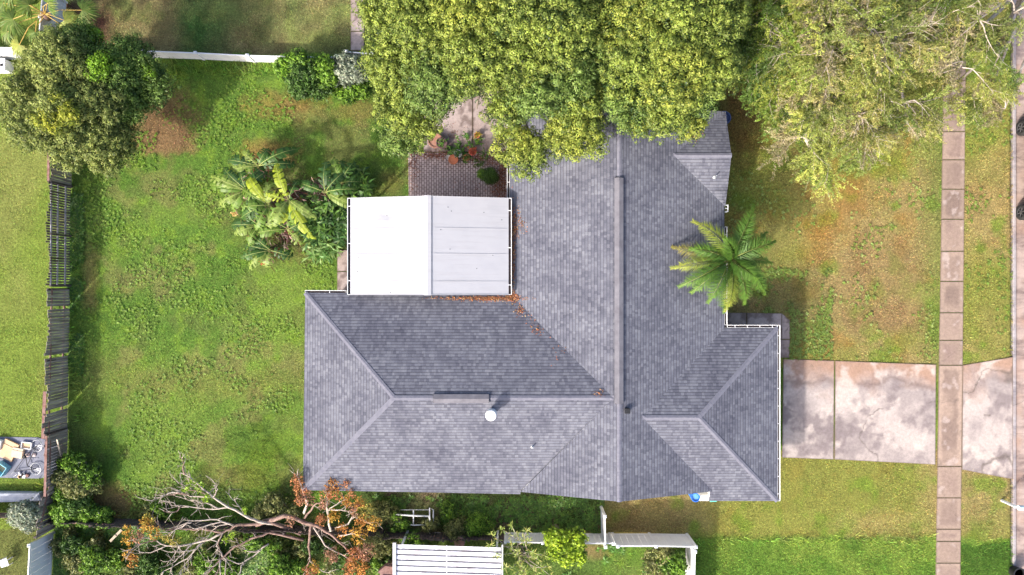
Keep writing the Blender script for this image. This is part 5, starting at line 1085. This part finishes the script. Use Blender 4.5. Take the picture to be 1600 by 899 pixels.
litter('fallen_leaves','rust-orange fallen leaves lying in the valley of the grey roof',[(802,400,1.5,30,380,1),(804,350,3,14,180,1),(800,464,5,4,300,1),(770,467,22,1.6,450,1),(730,466,30,1.2,220,1),(812,485,4,5,70,1),(826,500,5,6,18,1),(840,516,4,5,34,1),(870,552,9,9,14,1),(931,608,4,4,24,1),(1080,214,5,5,60,1),(1085,205,6,5,40,1),(814,353,5,10,60,1)],[(.36,.13,.05),(.22,.09,.05),(.42,.24,.12),(.15,.07,.04)],.065)
litter('leaf_mulch','reddish brown leaf litter over the brick patio and its edges',[(781,290,9,20,1000,0),(765,248,26,5,900,0),(690,243,26,3,600,0),(646,262,5,18,300,0),(786,262,6,20,500,0),(745,285,25,20,160,0),(700,215,25,12,160,0)],[(.16,.05,.03),(.22,.09,.06),(.11,.05,.035),(.3,.16,.1)],.06)
litter('gutter_leaves','brown leaves caught along the gutter beside the entry walk',[(1132,500,1,6,50,0),(1142,512,6,.8,50,0)],[(.3,.1,.05),(.2,.08,.05)],.05)

# ------------------------------------------------------------------ grass, weeds
def paved(px, py):
    m = (px > 1221) & (px < 1583) & (py > 563+(px-1221)*.02) & (py < 716+(px-1221)*.045)
    m |= (px > 1472.5-(py-160)*.0155) & (px < 1509-(py-160)*.0105); m |= px > 1582
    m |= (px > 638) & (px < 800) & (py > 150) & (py < 460); m |= (px > 546) & (px < 570) & (py < 80)
    m |= (px > 1128) & (px < 1234) & (py > 488) & (py < 560); m |= (px > 526) & (px < 560) & (py > 390) & (py < 460)
    m |= (px > -40) & (px < 90) & (py > 682) & (py < 748); m |= (px > 500) & (px < 1105) & (py > 470) & (py < 740); m |= (px > 686) & (px < 830) & (py > 40) & (py < 240)
    m |= (px > 810) & (px < 1105) & (py > 190) & (py < 480)
    return m
def grass(name, label, n, x0, x1, y0, y1, ln, wd, lean, dens=None, seed=1, boost=1.0, z=0, tipc=None):
    rr = np.random.default_rng(seed); px = x0+(x1-x0)*rr.random(n); py = y0+(y1-y0)*rr.random(n); k = ~paved(px,py)
    X = (px-800)*H/F; Y = (449.5-py)*H/F
    if dens is not None: k &= rr.random(n) < dens(px,py,X,Y)
    X,Y,px,py = X[k],Y[k],px[k],py[k]; n = len(X); pos = np.stack([X,Y,np.full(n,-.02+z)],-1)
    ln = np.asarray(ln(px,py) if callable(ln) else ln); col = ground_col(X,Y)*boost
    a = rr.random(n)*6.283; tl = lean*(.5+rr.random(n)); d = np.stack([np.cos(a)*tl,np.sin(a)*tl,np.ones(n)],-1); d = unit(d); s = np.stack([-np.sin(a),np.cos(a),np.zeros(n)],-1)
    L = (ln*(.5+rr.random(n)))[:,None]; w = (wd*(.6+.8*rr.random(n)))[:,None]
    V = np.stack([pos-s*w/2,pos+s*w/2,pos+d*L],1).reshape(-1,3)
    c = jitter(col,n,rr,.6,.2)
    o = nmesh(name,V,3,c,GRASS); return tag(o,label,'grass',kind='stuff')
grass('lawn_grass','short green and straw-coloured grass covering the lawns',520000,-30,1590,-30,930,lambda px,py: .085+.05*((py>842)&(px>1080)),.028,1.5,seed=101,boost=1.3)
def d2(px,py,X,Y): return np.clip((fbm(X,Y,.7,21)-.50)*7,0,1)*((px<470)&(px>75)&(py>100)&(py<800))
def strip(px,py,X,Y):
    m = ((py>97)&(py<118)&(px>262)&(px<450))*1.0; m = np.maximum(m,((px>112)&(px<128)&(py>240)&(py<660))*(fbm(X,Y,.8,31)>.45)*1.0)
    m = np.maximum(m,((px>86)&(px<560)&(py>800)&(py<812))*1.0); m = np.maximum(m,((px>1085)&(px<1460)&(py>836)&(py<850))*.3)
    m = np.maximum(m,((px>560)&(px<790)&(py>815)&(py<836))*.7); m = np.maximum(m,((px>86)&(px<600)&(py>812))*.5*(fbm(X,Y,1.1,33)>.42)); m = np.maximum(m,((px>565)&(px<640)&(py>110)&(py<160))*.5)
    m = np.maximum(m,((px<88)&(py>748)&(py<768))*.8); m = np.maximum(m,((px>880)&(px<1065)&(py>850))*.25*(fbm(X,Y,1.1,34)>.5)); return m
grass('tall_grass','taller bright grass along the fences and boundary',260000,60,1470,90,930,.34,.035,.8,dens=strip,seed=102,boost=1.55)
def weeds(name,label,n,reg,L,W,cols,seed,k=6,dens=None):
    rr = np.random.default_rng(seed); px = reg[0]+(reg[1]-reg[0])*rr.random(n); py = reg[2]+(reg[3]-reg[2])*rr.random(n); kk = ~paved(px,py); X=(px-800)*H/F; Y=(449.5-py)*H/F
    kk &= rr.random(n) < np.clip((fbm(X,Y,1.8,41+seed)-.46)*6,0,1); X,Y = X[kk],Y[kk]; n = len(X)
    c = np.array(cols)[rr.integers(len(cols),size=n)]; sz = (.6+.9*rr.random(n)); 
    p = np.repeat(np.stack([X,Y,np.full(n,.03)],-1),k,0); a = (np.tile(np.arange(k),n)*6.283/k+np.repeat(rr.random(n)*6.28,k)+rr.normal(size=n*k)*.3); d = np.stack([np.cos(a),np.sin(a),.25+.3*rr.random(n*k)],-1)
    S = np.repeat(sz,k); V = diamonds(p,d,np.array((0,0,1.))[None]+rr.normal(size=(n*k,3))*.3,L*S,W*S,.25)
    return tag(nmesh(name,V,4,jitter(np.repeat(c,k,0),n*k,rr),LEAF),label,'weeds',kind='stuff')
weeds('lawn_weeds','bright broad-leaved weeds scattered over the back lawn',16000,(78,520,110,800),.065,.035,[(.17,.28,.03),(.11,.21,.02),(.22,.33,.05)],1)
weeds('lawn_weeds','pale green weeds dotted over the brownish front lawn',1900,(1140,1460,240,560),.085,.04,[(.2,.27,.05),(.27,.33,.09),(.16,.22,.04)],2)
weeds('lawn_weeds','green weeds in the shade beside the entry walk',1800,(1180,1300,420,562),.09,.04,[(.13,.19,.035),(.17,.23,.04)],3)
weeds('lawn_weeds','leafy weeds in the narrow side yard below the house',1700,(560,940,775,845),.15,.06,[(.08,.16,.025),(.12,.22,.03)],4)
weeds('lawn_weeds','scattered weeds in the grass strip by the street',700,(1508,1580,120,560),.09,.04,[(.17,.24,.04),(.15,.21,.035)],5)
weeds('lawn_weeds','clumpy weeds inside the lower white fence',1500,(870,1070,855,925),.18,.07,[(.07,.16,.02),(.1,.2,.03)],6)
weeds('lawn_weeds','undergrowth leaves carpeting the overgrown lower corner',15000,(86,610,812,925),.15,.06,[(.08,.17,.025),(.12,.24,.03),(.05,.11,.02),(.2,.30,.06)],7)
weeds('lawn_weeds','leafy growth along the inside foot of the left wooden fence',2600,(110,130,240,680),.16,.07,[(.05,.12,.02),(.08,.17,.02)],8)
